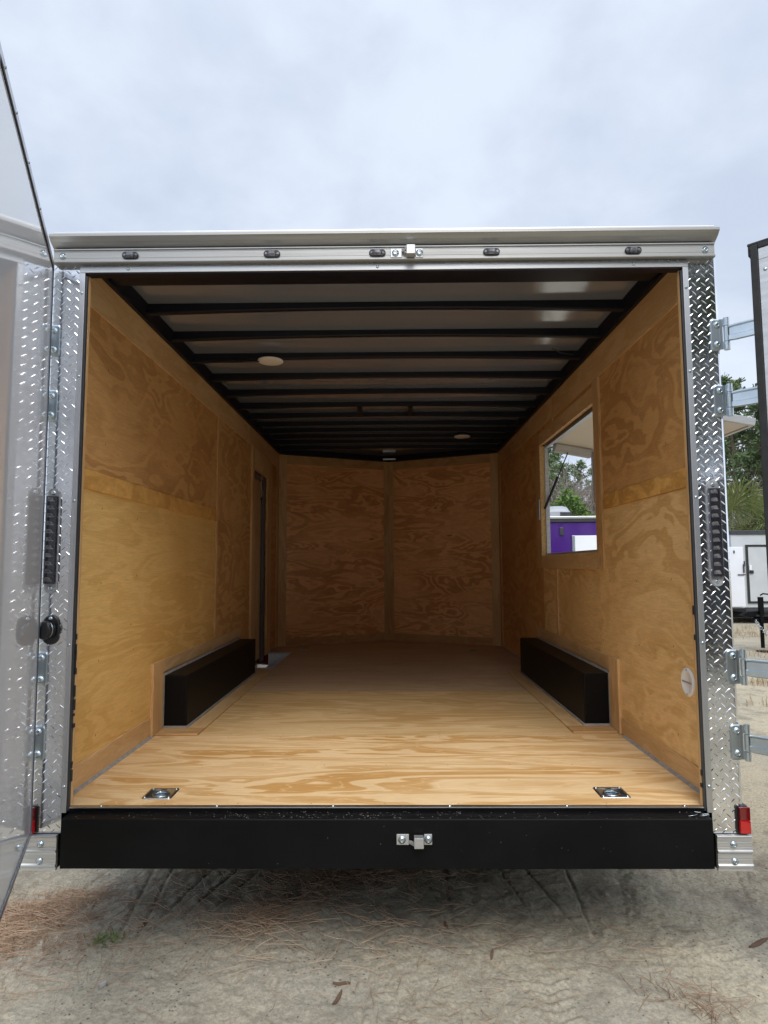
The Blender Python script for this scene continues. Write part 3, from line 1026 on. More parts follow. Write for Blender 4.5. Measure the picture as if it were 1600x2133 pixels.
# slim stop lamps on the posts
for s, cx, zc in ((-1, -1.325, 1.031), (1, 1.3095, 1.048)):
    hz = 0.210
    st_ = [(c, a) for a, c in stadium(0.0265, hz, 12)]
    def ring(k, y, kz=None):
        return [(cx + c * k, y, zc + (a - math.copysign(hz * (1 - (kz or 1)), a))) for c, a in st_]
    m = MB()
    m.rings([ring(1, -0.0005), ring(1, -0.004), ring(0.9, -0.007)], True, True)
    o = m.build('stop_lamp', clear_rim, T)
    m = MB()
    m.box(cx - 0.0235, cx + 0.0235, -0.020, -0.0072, zc - 0.172, zc + 0.178)
    m.build('lamp_lens', smoked, o, 0.003)
    m = MB()
    for i in range(11):
        zz_ = zc - 0.156 + i * 0.0318
        m.add([(cx - 0.016, -0.0203, zz_ - 0.006), (cx + 0.006, -0.0203, zz_ - 0.006), (cx + 0.009, -0.0225, zz_ + 0.004), (cx + 0.002, -0.0235, zz_ + 0.010), (cx - 0.013, -0.0235, zz_ + 0.010), (cx - 0.017, -0.0203, zz_ + 0.006)],
              [(0, 1, 2, 3, 4, 5)])
        m.lathe([(0.0035, 0), (0.002, 0.003)], (cx + 0.009, -0.0203, zz_ - 0.004), (0, -1, 0), 8)
    m.build('lamp_cell', led_dim, o)
    MB.bolts('lamp_screw', zinc_bolt, o, [(cx, -0.007, zc + 0.192), (cx, -0.007, zc - 0.190)], (0, -1, 0), 0.006, 0.004)

# black power inlet with its sprung cap
m = MB()
st_ = [(c, a) for a, c in stadium(0.033, 0.058, 10)]
m.rings([[(-1.317 + c, -0.0005, 0.678 + a) for c, a in st_], [(-1.317 + c, -0.006, 0.678 + a) for c, a in st_], [(-1.317 + c * .9, -0.008, 0.678 + a * .93) for c, a in st_]], True, True)
o = m.build('power_inlet', black_plastic, T)
ax = Vector((-0.42, -0.88, 0.05)).normalized()
m = MB()
m.lathe([(0.031, 0), (0.031, 0.016), (0.033, 0.018), (0.036, 0.020), (0.036, 0.032), (0.033, 0.036), (0.015, 0.038), (0.0, 0.038)], (-1.317, -0.006, 0.678), ax, 28)
m.build('inlet_cap', black_plastic, o)
m = MB()
m.lathe([(0.0315, 0.0125), (0.0325, 0.0130), (0.0325, 0.0150), (0.0315, 0.0155)], (-1.317, -0.006, 0.678), ax, 28)
m.bolt((-1.317, -0.008, 0.678 + 0.045), (0, -1, 0), 0.005, 0.004)
m.build('inlet_band', zinc, o)

# red side markers, corner caps
for s in (-1, 1):
    x0, x1 = s * 1.345, s * 1.385
    m = MB()
    m.box(s * 1.337, s * 1.383, -0.006, 0.03, -0.094, 0.006)
    o = m.build('side_marker', black_plastic, T, 0.002)
    MB().box(s * 1.346, s * 1.386, -0.020, -0.0062, -0.044, 0.004).build('marker_lens', red_dark, o, 0.003)
    MB().box(s * 1.346, s * 1.386, -0.021, -0.0062, -0.092, -0.0445).build('marker_lens', red_lens, o, 0.003)
    prof = []
    z0, z1 = -0.2275, -0.0985
    zs = [(z1, -0.004), (z1, -0.019), (z1 - 0.004, -0.021), (z1 - 0.008, -0.017), (z1 - 0.020, -0.017), (z1 - 0.021, -0.0155), (z1 - 0.024, -0.0155), (z1 - 0.025, -0.017), (z1 - 0.040, -0.017), (z1 - 0.041, -0.0155), (z1 - 0.044, -0.0155), (z1 - 0.045, -0.017),
          (z1 - 0.052, -0.017), (z1 - 0.056, -0.022), (z1 - 0.061, -0.022), (z1 - 0.065, -0.016), (z1 - 0.070, -0.017), (z1 - 0.084, -0.017), (z1 - 0.085, -0.0155), (z1 - 0.088, -0.0155), (z1 - 0.089, -0.017), (z1 - 0.103, -0.017), (z1 - 0.108, -0.022), (z1 - 0.114, -0.022), (z1 - 0.118, -0.016), (z0, -0.017), (z0, -0.004)]
    m = MB().prism([(y, z) for z, y in zs], 'x', s * 1.257, s * 1.388)
    o = m.build('corner_cap', alu_white, T)
    MB.bolts('cap_bolt', zinc_bolt, o, [(s * 1.318, -0.017, z1 - 0.033), (s * 1.320, -0.017, z1 - 0.094)], (0, -1, 0), 0.0085, 0.009)
    MB().box(s * 1.26, s * 1.386, -0.0035, 0.30, -0.226, -0.0985).build('sill_end', black_paint, T)

# bumper, ledge, sill
bp = MB()
bp.prism([(-0.070, -0.197), (-0.070, -0.0215), (-0.066, -0.0185), (-0.0005, -0.0165), (-0.0005, -0.020), (0.03, -0.020), (0.03, -0.197)], 'x', -1.2145, 1.2185)
bo = bp.build('bumper', black_paint, T, 0.0015)
sl_ = MB()
sl_.box(-1.2195, 1.2195, -0.004, 0.018, -0.0035, 0.0015)
sl_.build('sill_strip', alu, T, 0.001)
s2 = MB()
s2.box(-1.2195, 1.2195, -0.001, 0.003, -0.0185, -0.004)
s2.build('sill_riser', black_paint, T)
MB.rivets(zinc_bolt, T, [(x, 0.008, 0.0016) for x in np.linspace(-1.1, 1.15, 6)], (0, 0, 1), 0.006)
keeper(0.110, -0.088, -0.070, bo, -1)
# crumbs of sawdust and swarf on the ledge
cr = MB()
for i in range(260):
    x = random.gauss(-0.15, 0.25) if random.random() < 0.45 else random.uniform(-1.18, 1.19)
    y = random.uniform(-0.068, -0.004)
    s = random.uniform(0.0004, 0.0012)
    z = -0.0185 + (y + 0.066) * 0.03 + 0.0004
    cr.box(x, x + s * random.uniform(1, 3), y, y + s, z, z + s)
for i in range(18):
    x = random.uniform(-1.18, 1.19) if i % 2 else random.gauss(0.75, 0.25)
    if abs(x) > 1.2:
        continue
    z = random.uniform(-0.19, -0.03)
    s = random.uniform(0.0005, 0.0013)
    cr.box(x, x + s, -0.0712, -0.0702, z, z + s)
cr.build('sawdust', simple('sawdust', (0.5, 0.45, 0.38), None, 0.9), bo)
sw = MB()
for i in range(4):
    x, y = 1.13 + random.uniform(0, 0.09), random.uniform(-0.05, -0.01)
    a = random.uniform(0, 6.28)
    sw.tube([(x + 0.012 * k * math.cos(a + k * 0.6), y + 0.004 * k * math.sin(a + k * 0.6), -0.016 + 0.002 * k) for k in range(4)], 0.0010, 5)
sw.build('metal_swarf', zinc_bolt, bo)

# outer shell
OX = 1.368
sk = MB()
sheet(sk, 'x', [0.10, 4.95], [-0.22, 2.32], OX, [(WY0 - 0.05, WY1 + 0.05, WZ0 - 0.04, WZ1 + 0.05)])
sheet(sk, 'x', [0.10, 4.95], [-0.22, 2.32], -OX)
sk.add([(-OX, 4.95, -0.22), (0, 5.62, -0.22), (0, 5.62, 2.32), (-OX, 4.95, 2.32)], [(0, 1, 2, 3)])
sk.add([(OX, 4.95, -0.22), (0, 5.62, -0.22), (0, 5.62, 2.32), (OX, 4.95, 2.32)], [(0, 1, 2, 3)])
sk.build('outer_skin', red_skin, T, recalc=False)
rf = MB()
rf.add([(-OX, 0.0205, 2.319), (OX, 0.0205, 2.319), (OX, 4.95, 2.319), (0, 5.62, 2.319), (-OX, 4.95, 2.319), (0, 0.0205, 2.33), (0, 4.95, 2.33)], [(0, 5, 6, 3, 4), (5, 1, 2, 3, 6)])
rf.build('roof_skin', roof_skin, T, recalc=False)
ub = MB()
ub.add([(-OX, 4.95, -0.2), (OX, 4.95, -0.2), (0, 5.62, -0.2)], [(0, 1, 2)])
ub.build('belly_pan', black_paint, T)
for y in (1.65, 2.55):
    for s in (-1, 1):
        o = MB().lathe([(0.22, -0.10), (0.33, -0.09), (0.345, -0.05), (0.345, 0.05), (0.33, 0.09), (0.22, 0.10)], (s * 1.262, y, GZ + 0.335), (1, 0, 0), 32).build('wheel', tyre_mat, T)
        MB().lathe([(0.21, -0.09), (0.20, 0.03 * s), (0.09, 0.05 * s), (0.0, 0.05 * s)], (s * 1.262, y, GZ + 0.335), (1, 0, 0), 24).build('rim', zinc, o)
tg = MB()
tg.tube([(-0.55, 5.0, -0.28), (0, 6.9, -0.28)], 0.05, 4)
tg.tube([(0.55, 5.0, -0.28), (0, 6.9, -0.28)], 0.05, 4)
tg.tube([(0, 6.6, -0.55), (0, 6.6, 0.1)], 0.03, 10)
tg.build('tongue', black_paint, T)

# rear doors: local frame u along the door from the hinge, n out of its inner face
def door_frame(origin, ang, s):
    """s=-1 left door: u=(sin,-cos), inner normal (cos, sin); s=+1 right door mirrored"""
    if s < 0:
        u = Vector((math.sin(ang), -math.cos(ang), 0))
        n = Vector((math.cos(ang), math.sin(ang), 0))
    else:
        u = Vector((math.sin(ang), -math.cos(ang), 0))
        n = Vector((-math.cos(ang), -math.sin(ang), 0))
    M = Matrix((u, n, Vector((0, 0, 1)))).transposed().to_4x4()
    M.translation = Vector(origin)
    return M


DZ0, DZ1, DW = -0.092, 2.167, 1.20
M = door_frame((-1.346, -0.040, 0), R(22.4), -1)
m = MB()
us, zs = np.linspace(0, DW, 60), np.linspace(DZ0, DZ1, 70)
verts, faces = [], []
for i, uu in enumerate(us):
    for j, z in enumerate(zs):
        bow = 0.0035 * (1 - math.exp(-uu * 2.2)) * math.exp(-uu * 1.2) + 0.0006 * math.sin(z * 2.9 + 0.6) * math.sin(uu * 6.0)
        verts.append((uu, -bow, z))
for i in range(59):
    for j in range(69):
        a = i * 70 + j
        faces.append((a, a + 70, a + 71, a + 1))
m.add(verts, faces, True, M)
m.box(0.0, DW, -0.045, -0.008, DZ0, DZ1, M)
dL = m.build('rear_door', door_mat, T, recalc=False)
tag(dL, 'glossy pale left rear door swung part open, mirroring the post')
e = MB()
e.box(0.0, DW, 0.0, 0.004, DZ1 - 0.022, DZ1, M)
e.box(0.0, DW, 0.0, 0.004, DZ0, DZ0 + 0.018, M)
e.box(DW - 0.02, DW, 0.0, 0.004, DZ0 + 0.0185, DZ1 - 0.0225, M)
e.build('edge_trim', alu_z, dL)
MB().box(-0.004, -0.0005, -0.045, -0.0035, DZ0, DZ1, M).build('hinge_edge', alu_white, dL)
MB().box(-0.004, 0.001, -0.003, 0.004, DZ0, DZ1, M).build('seal', grey_steel, dL)
e = MB()
e.box(0.0, DW - 0.021, 0.0, 0.003, DZ1 - 0.028, DZ1 - 0.0225, M)
e.build('seal', black_rubber, dL)
e = MB()
for uu in (0.45, 0.72, 0.95, 1.12):
    e.rivet(M @ Vector((uu, 0.004, DZ1 - 0.011)), M.to_3x3() @ Vector((0, 1, 0)), 0.006)
for uu in (0.3, 0.7, 1.0):
    e.rivet(M @ Vector((uu, 0.004, DZ0 + 0.009)), M.to_3x3() @ Vector((0, 1, 0)), 0.006)
e.build('rivet', zinc_bolt, dL)
for z0, z1 in HZ:
    zc = (z0 + z1) / 2
    MB().box(-0.03, 0.5, -0.058, -0.0455, zc - 0.033, zc + 0.033, M).build('hinge_strap', zinc, dL, 0.003)

M = door_frame((1.391, -0.014, 0), R(45), 1)
DR0 = 0.111
m = MB()
m.box(DR0 + 0.020, DR0 + DW, 0.010, 0.046, -0.090, 2.160, M)
dR = m.build('rear_door', white_door, T, 0.002)
tag(dR, 'right rear door swung well open, its black sealed edge toward the post')
e = MB()
e.box(DR0 + 0.003, DR0 + 0.0195, 0.008, 0.048, -0.095, 2.145, M)
e.box(DR0 - 0.008, DR0 + DW, 0.008, 0.050, 2.1605, 2.172, M)
e.box(DR0 + 0.003, DR0 + 0.030, 0.0465, 0.058, -0.095, 2.158, M)
e.box(DR0 + 0.0305, DR0 + DW, 0.0465, 0.058, 2.140, 2.159, M)
e.box(DR0 - 0.006, DR0 + 0.0025, 0.020, 0.050, 2.120, 2.160, M)
e.build('seal', black_rubber, dR, 0.003)
e = MB()
e.box(DR0 + 0.0305, DR0 + 0.075, 0.0465, 0.054, -0.09, 2.094, M)
e.box(DR0 + 0.0305, DR0 + DW, 0.0465, 0.054, 2.0945, 2.1395, M)
e.build('edge_trim', alu_white, dR, 0.0015)
e = MB()
for z in (2.05, 1.55, 0.9):
    e.rivet(M @ Vector((DR0 + 0.052, 0.054, z)), M.to_3x3() @ Vector((0, 1, 0)), 0.007)
for uu in (0.085, 0.5):
    e.rivet(M @ Vector((DR0 + uu, 0.054, 2.117)), M.to_3x3() @ Vector((0, 1, 0)), 0.007)
e.build('rivet', zinc_bolt, dR)
for z0, z1 in HZ:
    zc = (z0 + z1) / 2
    e = MB()
    # rolled knuckle and pressed channel strap lying on the outer face of the door
    e.lathe([(0.0115, 0), (0.0115, 0.062)], (1.391, -0.014, zc - 0.031), (0, 0, 1), 18)
    pr = [(zc - 0.034, 0.0), (zc - 0.034, 0.005), (zc - 0.031, 0.009), (zc - 0.012, 0.009), (zc - 0.008, 0.002), (zc + 0.022, 0.002), (zc + 0.027, 0.009), (zc + 0.031, 0.009), (zc + 0.034, 0.005), (zc + 0.034, 0.0), (zc + 0.024, -0.003), (zc - 0.010, -0.003)]
    rings = []
    for uu, k in ((0.010, 0.55), (0.020, 0.75), (0.034, 1.0), (0.45, 1.0)):
        rings.append([tuple(M @ Vector((uu, n_, zc + (z_ - zc) * (0.85 + 0.15 * k)))) for z_, n_ in pr])
    e.rings(rings, True, False)
    e.build('hinge_strap', zinc, dR)

# serving hatch propped open outside the opening
hz0 = Vector((1.374, 0, 1.936))
tip = Vector((2.255, 0, 1.772))
d = (tip - hz0).normalized()
nn = Vector((-d.z, 0, d.x)) if d.x > 0 else Vector((d.z, 0, -d.x))
if nn.z < 0:
    nn = -nn
M = Matrix((d, Vector((0, 1, 0)), nn)).transposed().to_4x4()
if M.to_3x3().determinant() < 0:
    M = Matrix((d, Vector((0, 1, 0)), nn)).transposed().to_4x4()
M.translation = hz0
LH = (tip - hz0).length
m = MB()
m.box(0.02, LH - 0.02, WY0 + 0.0, WY1 - 0.0, 0.0, 0.03, M)
ho = m.build('serving_hatch', cream_liner, T, 0.002)
tag(ho, 'open serving hatch with cream underside propped up outside')
m = MB()
m.box(0.0, LH, WY0 - 0.028, WY0 - 0.001, -0.006, 0.040, M)
m.box(0.0, LH, WY1 + 0.001, WY1 + 0.028, 0.001, 0.040, M)
m.box(LH - 0.0195, LH + 0.002, WY0, WY1, -0.006, 0.040, M)
m.box(0.0, 0.019, WY0, WY1, -0.004, 0.040, M)
m.build('hatch_edge', alu_white, ho, 0.002)
m = MB()
prf = [(-0.066, -0.020), (-0.060, -0.052), (-0.030, -0.078), (0.030, -0.078), (0.060, -0.052), (0.066, -0.020), (0.05, -0.001), (-0.05, -0.001)]
yc = WY1 - 0.05
m.add([tuple(M @ Vector((0.025, yc + a, z * 0.85))) for a, z in prf] + [tuple(M @ Vector((0.335, yc + a, z * 0.85))) for a, z in prf],
      [(i, (i + 1) % 8, 8 + (i + 1) % 8, 8 + i) for i in range(8)] + [tuple(range(8)), tuple(range(8, 16))])
m.build('light_fixture', clear_grey, ho, 0.003)
# gas struts from the jambs to the hatch
for y, zb in ((WY1 - 0.055, 1.385), (WY0 + 0.05, 1.385)):
    a = Vector((1.300, y, zb))
    b = M @ Vector((0.145, y - 0.03 if y > 2 else y + 0.03, -0.02))
    c = a + (b - a) * 0.52
    m = MB()
    m.tube([a, c], 0.011, 12)
    o = m.build('gas_strut', black_plastic, ho)
    MB().tube([c, b], 0.005, 10).build('strut_rod', dark_trim, o)
MB().box(WI - 0.024, WI - 0.0145, WY1 + 0.006, WY1 + 0.07, 1.30, 1.47).build('strut_bracket', alu_white, T, 0.003)
MB().box(WI - 0.026, WI + 0.04, WY0 + 0.0105, WY0 + 0.020, 1.30, 1.62).build('strut_bracket', alu_white, T, 0.003)

# ------------------------------------------------------------------ keys hanging on a chain by the side door
kc = thing('key_chain', (-1.27, 3.80, 1.57), 'thin chain with a small key hanging in front of the side door', 'chain')
m = MB()
for i in range(20):
    z = 1.86 - i * 0.0125
    cx_ = -1.268 + 0.004 * math.sin(i * 0.5)
    ang = math.pi / 2 * (i % 2)
    pts = [(cx_ + 0.0035 * math.cos(a) * math.cos(ang), 3.80 + 0.0035 * math.cos(a) * math.sin(ang), z + 0.0085 * math.sin(a)) for a in np.linspace(0, 2 * math.pi, 10, endpoint=False)]
    m.tube(pts, 0.0016, 5, closed=True)
m.build('chain', chain_mat, kc)
m = MB()
m.lathe([(0.013, -0.003), (0.013, 0.003)], (-1.268, 3.80, 1.598), (0.5, 1, 0), 14)
m.box(-1.272, -1.264, 3.797, 3.803, 1.55, 1.588)
m.build('key', black_plastic, kc)

# ------------------------------------------------------------------ litter on the ground
def needles(name, spots, mat, label, cat=None, kind='stuff', length=(0.05, 0.16), r=0.0009, flat=1.0, group=None):
    V, F = [], []
    for (cx, cy, sx, sy, n, rot) in spots:
        for i in range(n):
            a, b = random.gauss(0, 1), random.gauss(0, 1)
            x = cx + a * sx * math.cos(rot) - b * sy * math.sin(rot)
            y = cy + a * sx * math.sin(rot) + b * sy * math.cos(rot)
            th = random.uniform(0, math.pi * 2)
            L = random.uniform(*length)
            z = gz(x, y) + 0.002 + random.random() ** 2 * 0.022 * flat
            tilt = random.gauss(0, 0.12) * flat
            bend = random.uniform(-0.25, 0.25)
            pts = []
            px, py, pz = x, y, z
            for k in range(4):
                pts.append((px, py, pz))
                px += L / 3 * math.cos(th)
                py += L / 3 * math.sin(th)
                pz += L / 3 * tilt
                th += bend
                tilt -= 0.05
            o = len(V)
            for (qx, qy, qz) in pts:
                c, s = math.cos(th + 1.57) * r, math.sin(th + 1.57) * r
                V.extend([(qx + c, qy + s, qz), (qx - c, qy - s, qz), (qx, qy, qz + r * 1.5)])
            for k in range(3):
                p, q = o + k * 3, o + k * 3 + 3
                F.extend([(p, p + 1, q + 1, q), (p + 1, p + 2, q + 2, q + 1), (p + 2, p, q, q + 2)])
    me = bpy.data.meshes.new(name)
    me.from_pydata(V, [], F)
    me.materials.append(mat)
    o = bpy.data.objects.new(name, me)
    COL.objects.link(o)
    tag(o, label, cat, group, kind)
    return o


needles('pine_straw', [(-1.66, 0.22, 0.17, 0.13, 1500, 0.5), (-1.52, 0.40, 0.20, 0.07, 550, 0.6), (-1.48, 0.15, 0.28, 0.20, 480, 0.4), (-1.2, 0.35, 0.25, 0.2, 130, 0.4),
                       (-0.50, 0.36, 0.15, 0.08, 330, 0.8), (-0.10, 0.85, 0.28, 0.13, 800, 0.2), (-0.35, 0.60, 0.30, 0.12, 200, 0.6), (-0.05, 0.25, 0.3, 0.12, 90, 0),
                       (-0.95, 0.85, 0.05, 0.05, 120, 0), (0.2, -0.2, 0.25, 0.15, 60, 0), (0.0, 0.3, 0.9, 0.45, 260, 0), (0.9, 0.3, 0.5, 0.4, 90, 0), (-0.35, 0.40, 0.4, 0.2, 150, 0.3), (-0.2, 0.75, 0.45, 0.2, 300, 0), (1.9, 0.8, 0.3, 0.5, 120, 0)],
        straw_mat, 'loose red-brown pine straw lying in heaps on the sand')
needles('dry_grass_tuft', [(1.08, -0.17, 0.080, 0.030, 95, -0.3)], straw_mat, 'small tuft of dry red-brown grass on the sand at bottom right', 'grass', 'thing', (0.04, 0.12), 0.0011, 2.0)
wd = MB()
for i in range(90):
    x, y = -1.15 + random.gauss(0, 0.035), 0.18 + random.gauss(0, 0.025)
    z = gz(x, y)
    a = random.uniform(0, 6.28)
    l = random.uniform(0.010, 0.024)
    wd.add([(x, y, z), (x + l * math.cos(a) - 0.003 * math.sin(a), y + l * math.sin(a) + 0.003 * math.cos(a), z + 0.008), (x + 1.6 * l * math.cos(a), y + 1.6 * l * math.sin(a), z + 0.012), (x + l * math.cos(a) + 0.003 * math.sin(a), y + l * math.sin(a) - 0.003 * math.cos(a), z + 0.006)], [(0, 1, 2, 3)])
tag(wd.build('weed', weed_mat, None, recalc=False), 'tiny green weed growing in the sand beside the pine straw', 'weed')
CH = [(1.508, 0.197, 0.075, 0.5, 'long flat piece of dark bark lying on the sand at the far right'), (0.419, 0.119, 0.035, 1.3, 'small bark chip lying on the sand in the middle right'),
      (0.255, 0.33, 0.042, 1.7, 'slim dark bark chip in the shade under the bumper'), (-0.170, -0.137, 0.045, 1.2, 'upright red-brown bark chip on the sand at the bottom centre'),
      (-0.16, -0.07, 0.04, 0.0, 'thin twig lying across the sand above the red-brown chip'), (-1.03, -0.093, 0.018, 0.4, 'small grey stone on the pale sand at lower left')]
for x, y, l, a, lab in CH:
    l *= 0.8
    m = MB()
    rings = []
    for k in range(6):
        tt = k / 5 * 2 - 1
        wv = (1 - abs(tt) ** 2.2) * l * (0.16 if 'stone' not in lab else 0.6) + 0.002
        cx_, cy_ = x + tt * l * math.cos(a), y + tt * l * math.sin(a)
        z = gz(cx_, cy_)
        rings.append([(cx_ - math.sin(a) * wv * c + random.uniform(-.001, .001), cy_ + math.cos(a) * wv * c, z + 0.002 + h_ * (0.007 if 'stone' not in lab else 0.012)) for c, h_ in ((-1, 0), (-0.7, 0.8), (0, 1.1), (0.8, 0.7), (1, 0), (0, -0.2))])
    m.rings(rings, True, False)
    nm = 'stone' if 'stone' in lab else ('twig' if 'twig' in lab else 'bark_chip')
    tag(m.build(nm, chip_mat if nm != 'stone' else caulk, None), lab, nm.replace('_', ' '))

# crumbs of soil and grit scattered over the sand
g_ = MB()
for i in range(2600):
    x, y = random.uniform(-1.8, 2.0), random.uniform(-0.5, 1.15)
    r0 = 0.0012 + 0.0045 * random.random() ** 5
    z = gz(x, y)
    k = [random.uniform(0.6, 1.3) for _ in range(5)]
    a = random.uniform(0, 6.28)
    base_ = [(x + r0 * k[j] * math.cos(a + j * 1.571), y + r0 * k[j] * math.sin(a + j * 1.571), z + 0.0005) for j in range(4)]
    g_.add(base_ + [(x + r0 * 0.2, y, z + r0 * k[4])], [(0, 1, 4), (1, 2, 4), (2, 3, 4), (3, 0, 4)])
tag(g_.build('grit', simple('dark soil crumbs', (0.09, 0.075, 0.06), (0.30, 0.27, 0.22), 0.9, nscale=9), None, recalc=False), 'fine dark soil crumbs and grit scattered over the sand', kind='stuff')

# dry grass on the lot to the right
def blades(name, spots, mat, label, hgt=(0.03, 0.15)):
    V, F = [], []
    for cx, cy, sp, n in spots:
        for i in range(n):
            x, y = cx + random.gauss(0, sp * 1.8), cy + random.gauss(0, sp)
            z = gz(x, y)
            a = random.uniform(0, 6.28)
            h = random.uniform(*hgt)
            l = h * random.uniform(0.3, 1.6)
            o = len(V)
            c, s = math.cos(a + 1.57) * 0.003, math.sin(a + 1.57) * 0.003
            V.extend([(x - c, y - s, z - 0.01), (x + c, y + s, z - 0.01), (x + l * 0.4 * math.cos(a) + c * .7, y + l * 0.4 * math.sin(a) + s * .7, z + h * 0.7), (x + l * 0.4 * math.cos(a) - c * .7, y + l * 0.4 * math.sin(a) - s * .7, z + h * 0.7), (x + l * math.cos(a), y + l * math.sin(a), z + h)])
            F.extend([(o, o + 1, o + 2, o + 3), (o + 3, o + 2, o + 4)])
    me = bpy.data.meshes.new(name)
    me.from_pydata(V, [], F)
    me.materials.append(mat)
    o = bpy.data.objects.new(name, me)
    COL.objects.link(o)
    return tag(o, label, kind='stuff')


gs = [(5.4, 7.1, 0.12, 160), (4.9, 6.0, 0.10, 120), (5.2, 6.0, 0.16, 120), (4.3, 4.7, 0.08, 60), (6.2, 8.6, 0.25, 200), (7.6, 11.3, 0.35, 320), (8.6, 12.4, 0.3, 200), (6.3, 7.6, 0.3, 120)]
gs += [(random.uniform(2, 14), random.uniform(4, 20), 0.22, 60) for _ in range(45)]
blades('dry_grass', gs, grass_dry, 'dry straw-coloured grass in patches over the sandy lot')

# ------------------------------------------------------------------ other trailers on the lot
def place(parent, mb, name, mat, M, bevel=0.0, recalc=True):
    mb.v = [tuple(M @ Vector(p)) for p in mb.v]
    return mb.build(name, mat, parent, bevel, recalc=recalc)


WT = thing('utility_trailer', (10.9, 15.0, GZ), 'white box trailer with black trim standing beyond the right rear door', 'trailer')
M = Matrix.Translation((8.78, 14.0, GZ)) @ Matrix.Rotation(R(2), 4, 'Z')
place(WT, MB().box(0, 4.6, 0.0, 2.2, 0.40, 2.30), 'body', white_skin, M, 0.01)
place(WT, MB().box(-0.02, 4.62, -0.03, 2.23, 2.28, 2.385), 'roof_trim', dark_trim, M, 0.01)
b = MB()
b.box(0.28, 4.61, -0.02, 2.21, 0.28, 0.42)
b.box(0.28, 4.61, -0.035, -0.021, 0.33, 0.37)
place(WT, b, 'lower_trim', dark_trim, M, 0.008)
place(WT, MB().box(0.05, 4.5, 0.15, 2.0, 0.16, 0.28), 'chassis', black_paint, M)
b = MB()
b.box(0.36, 1.26, -0.018, -0.001, 0.52, 2.02)
fd = place(WT, b, 'door', white_skin, M, 0.004)
b = MB()
b.box(0.355, 0.42, -0.03, -0.019, 0.52, 2.02)
b.box(1.20, 1.265, -0.03, -0.019, 0.52, 2.02)
b.box(0.4205, 1.1995, -0.03, -0.019, 1.965, 2.02)
b.box(0.4205, 1.1995, -0.03, -0.019, 0.52, 0.575)
place(fd, b, 'door_seal', black_rubber, M, 0.004)
b = MB()
b.box(0.43, 0.53, -0.05, -0.019, 1.28, 1.36)
place(fd, b, 'handle', black_plastic, M, 0.006)
place(fd, MB().box(0.43, 0.49, -0.035, -0.019, 1.365, 1.50), 'lock_plate', white_door, M, 0.004)
M2 = M @ Matrix.Translation((0.02, -0.06, 0)) @ Matrix.Rotation(R(-4), 4, 'Z')
b = MB()
b.box(-0.30, 0.215, -0.05, -0.01, 0.44, 1.96)
bd = place(WT, b, 'back_door', white_door, M2, 0.01)
b = MB()
b.box(0.05, 0.24, -0.075, -0.055, 1.24, 1.265)
b.box(0.19, 0.215, -0.085, -0.055, 1.30, 1.52)
b.box(0.215, 0.245, -0.06, -0.02, 1.46, 1.60)
b.box(-0.03, 0.0, -0.07, -0.051, 1.80, 1.87)
place(bd, b, 'latch_bar', dark_trim, M2, 0.003)
for x in (2.3, 3.2):
    o = place(WT, MB().lathe([(0.2, -0.1), (0.33, -0.08), (0.33, 0.08), (0.2, 0.1)], (x, 0.05, 0.33), (0, 1, 0), 24), 'wheel', tyre_mat, M)

bk = MB().lathe([(0.14, 0), (0.17, 0.02), (0.19, 0.30), (0.21, 0.31), (0.21, 0.35), (0.18, 0.35), (0.17, 0.30)], (8.98, 14.9, GZ + 2.386), (0, 0, 1), 20)
tag(bk.build('bucket', white_plastic, None), 'small white tub standing on the roof of the white trailer', 'bucket')

# black A-frame tongue with its jack, reaching in from the right
TJ = thing('car_hauler', (8.5, 9.2, GZ), 'low black trailer whose tongue and jack reach in from the right', 'trailer')
b = MB()
b.prism([(6.22, 0.02), (6.35, 0.085), (6.60, 0.10), (6.60, -0.03), (6.35, -0.01)], 'y', 8.95, 9.05)
b.build('coupler', black_paint, TJ, 0.01)
b = MB()
b.tube([(6.5, 9.0, 0.0), (8.6, 9.75, 0.0)], 0.075, 4)
b.tube([(6.5, 9.0, 0.0), (8.6, 8.25, 0.0)], 0.075, 4)
b.box(6.45, 6.75, 8.93, 9.07, -0.12, -0.035)
b.box(8.5, 11.5, 8.1, 9.9, -0.1, 0.06)
b.build('frame', black_paint, TJ, 0.006)
b = MB()
b.box(6.535, 6.605, 8.90, 8.97, -0.1, 0.34)
b.tube([(6.57, 8.935, -0.1), (6.57, 8.935, GZ + 0.05)], 0.032, 12)
b.lathe([(0.11, 0), (0.11, 0.012)], (6.57, 8.935, gz(6.57, 8.935)), (0, 0, 1), 20)
b.tube([(6.57, 8.935, 0.37), (6.60, 8.9, 0.40), (6.72, 8.86, 0.385), (6.80, 8.84, 0.41), (6.95, 8.82, 0.41)], 0.014, 8)
b.box(6.92, 6.99, 8.79, 8.84, 0.40, 0.56)
b.build('jack', black_paint, TJ, 0.004)
b = MB()
for k in range(16):
    x = 6.45 + k * 0.028
    z = -0.08 - 0.22 * math.sin(k / 15 * math.pi) + 0.02 * math.sin(k * 3)
    b.tube([(x + 0.02 * math.cos(a) * (k % 2), 8.9 + 0.02 * math.cos(a) * (1 - k % 2), z + 0.028 * math.sin(a)) for a in np.linspace(0, 6.283, 8, endpoint=False)], 0.006, 5, closed=True)
b.build('safety_chain', zinc, TJ)
b = MB()
for s in (8.15, 9.85):
    b.lathe([(0.2, -0.1), (0.32, -0.08), (0.32, 0.08), (0.2, 0.1)], (10.2, s, GZ + 0.32), (0, 1, 0), 24)
b.build('wheel', tyre_mat, TJ)

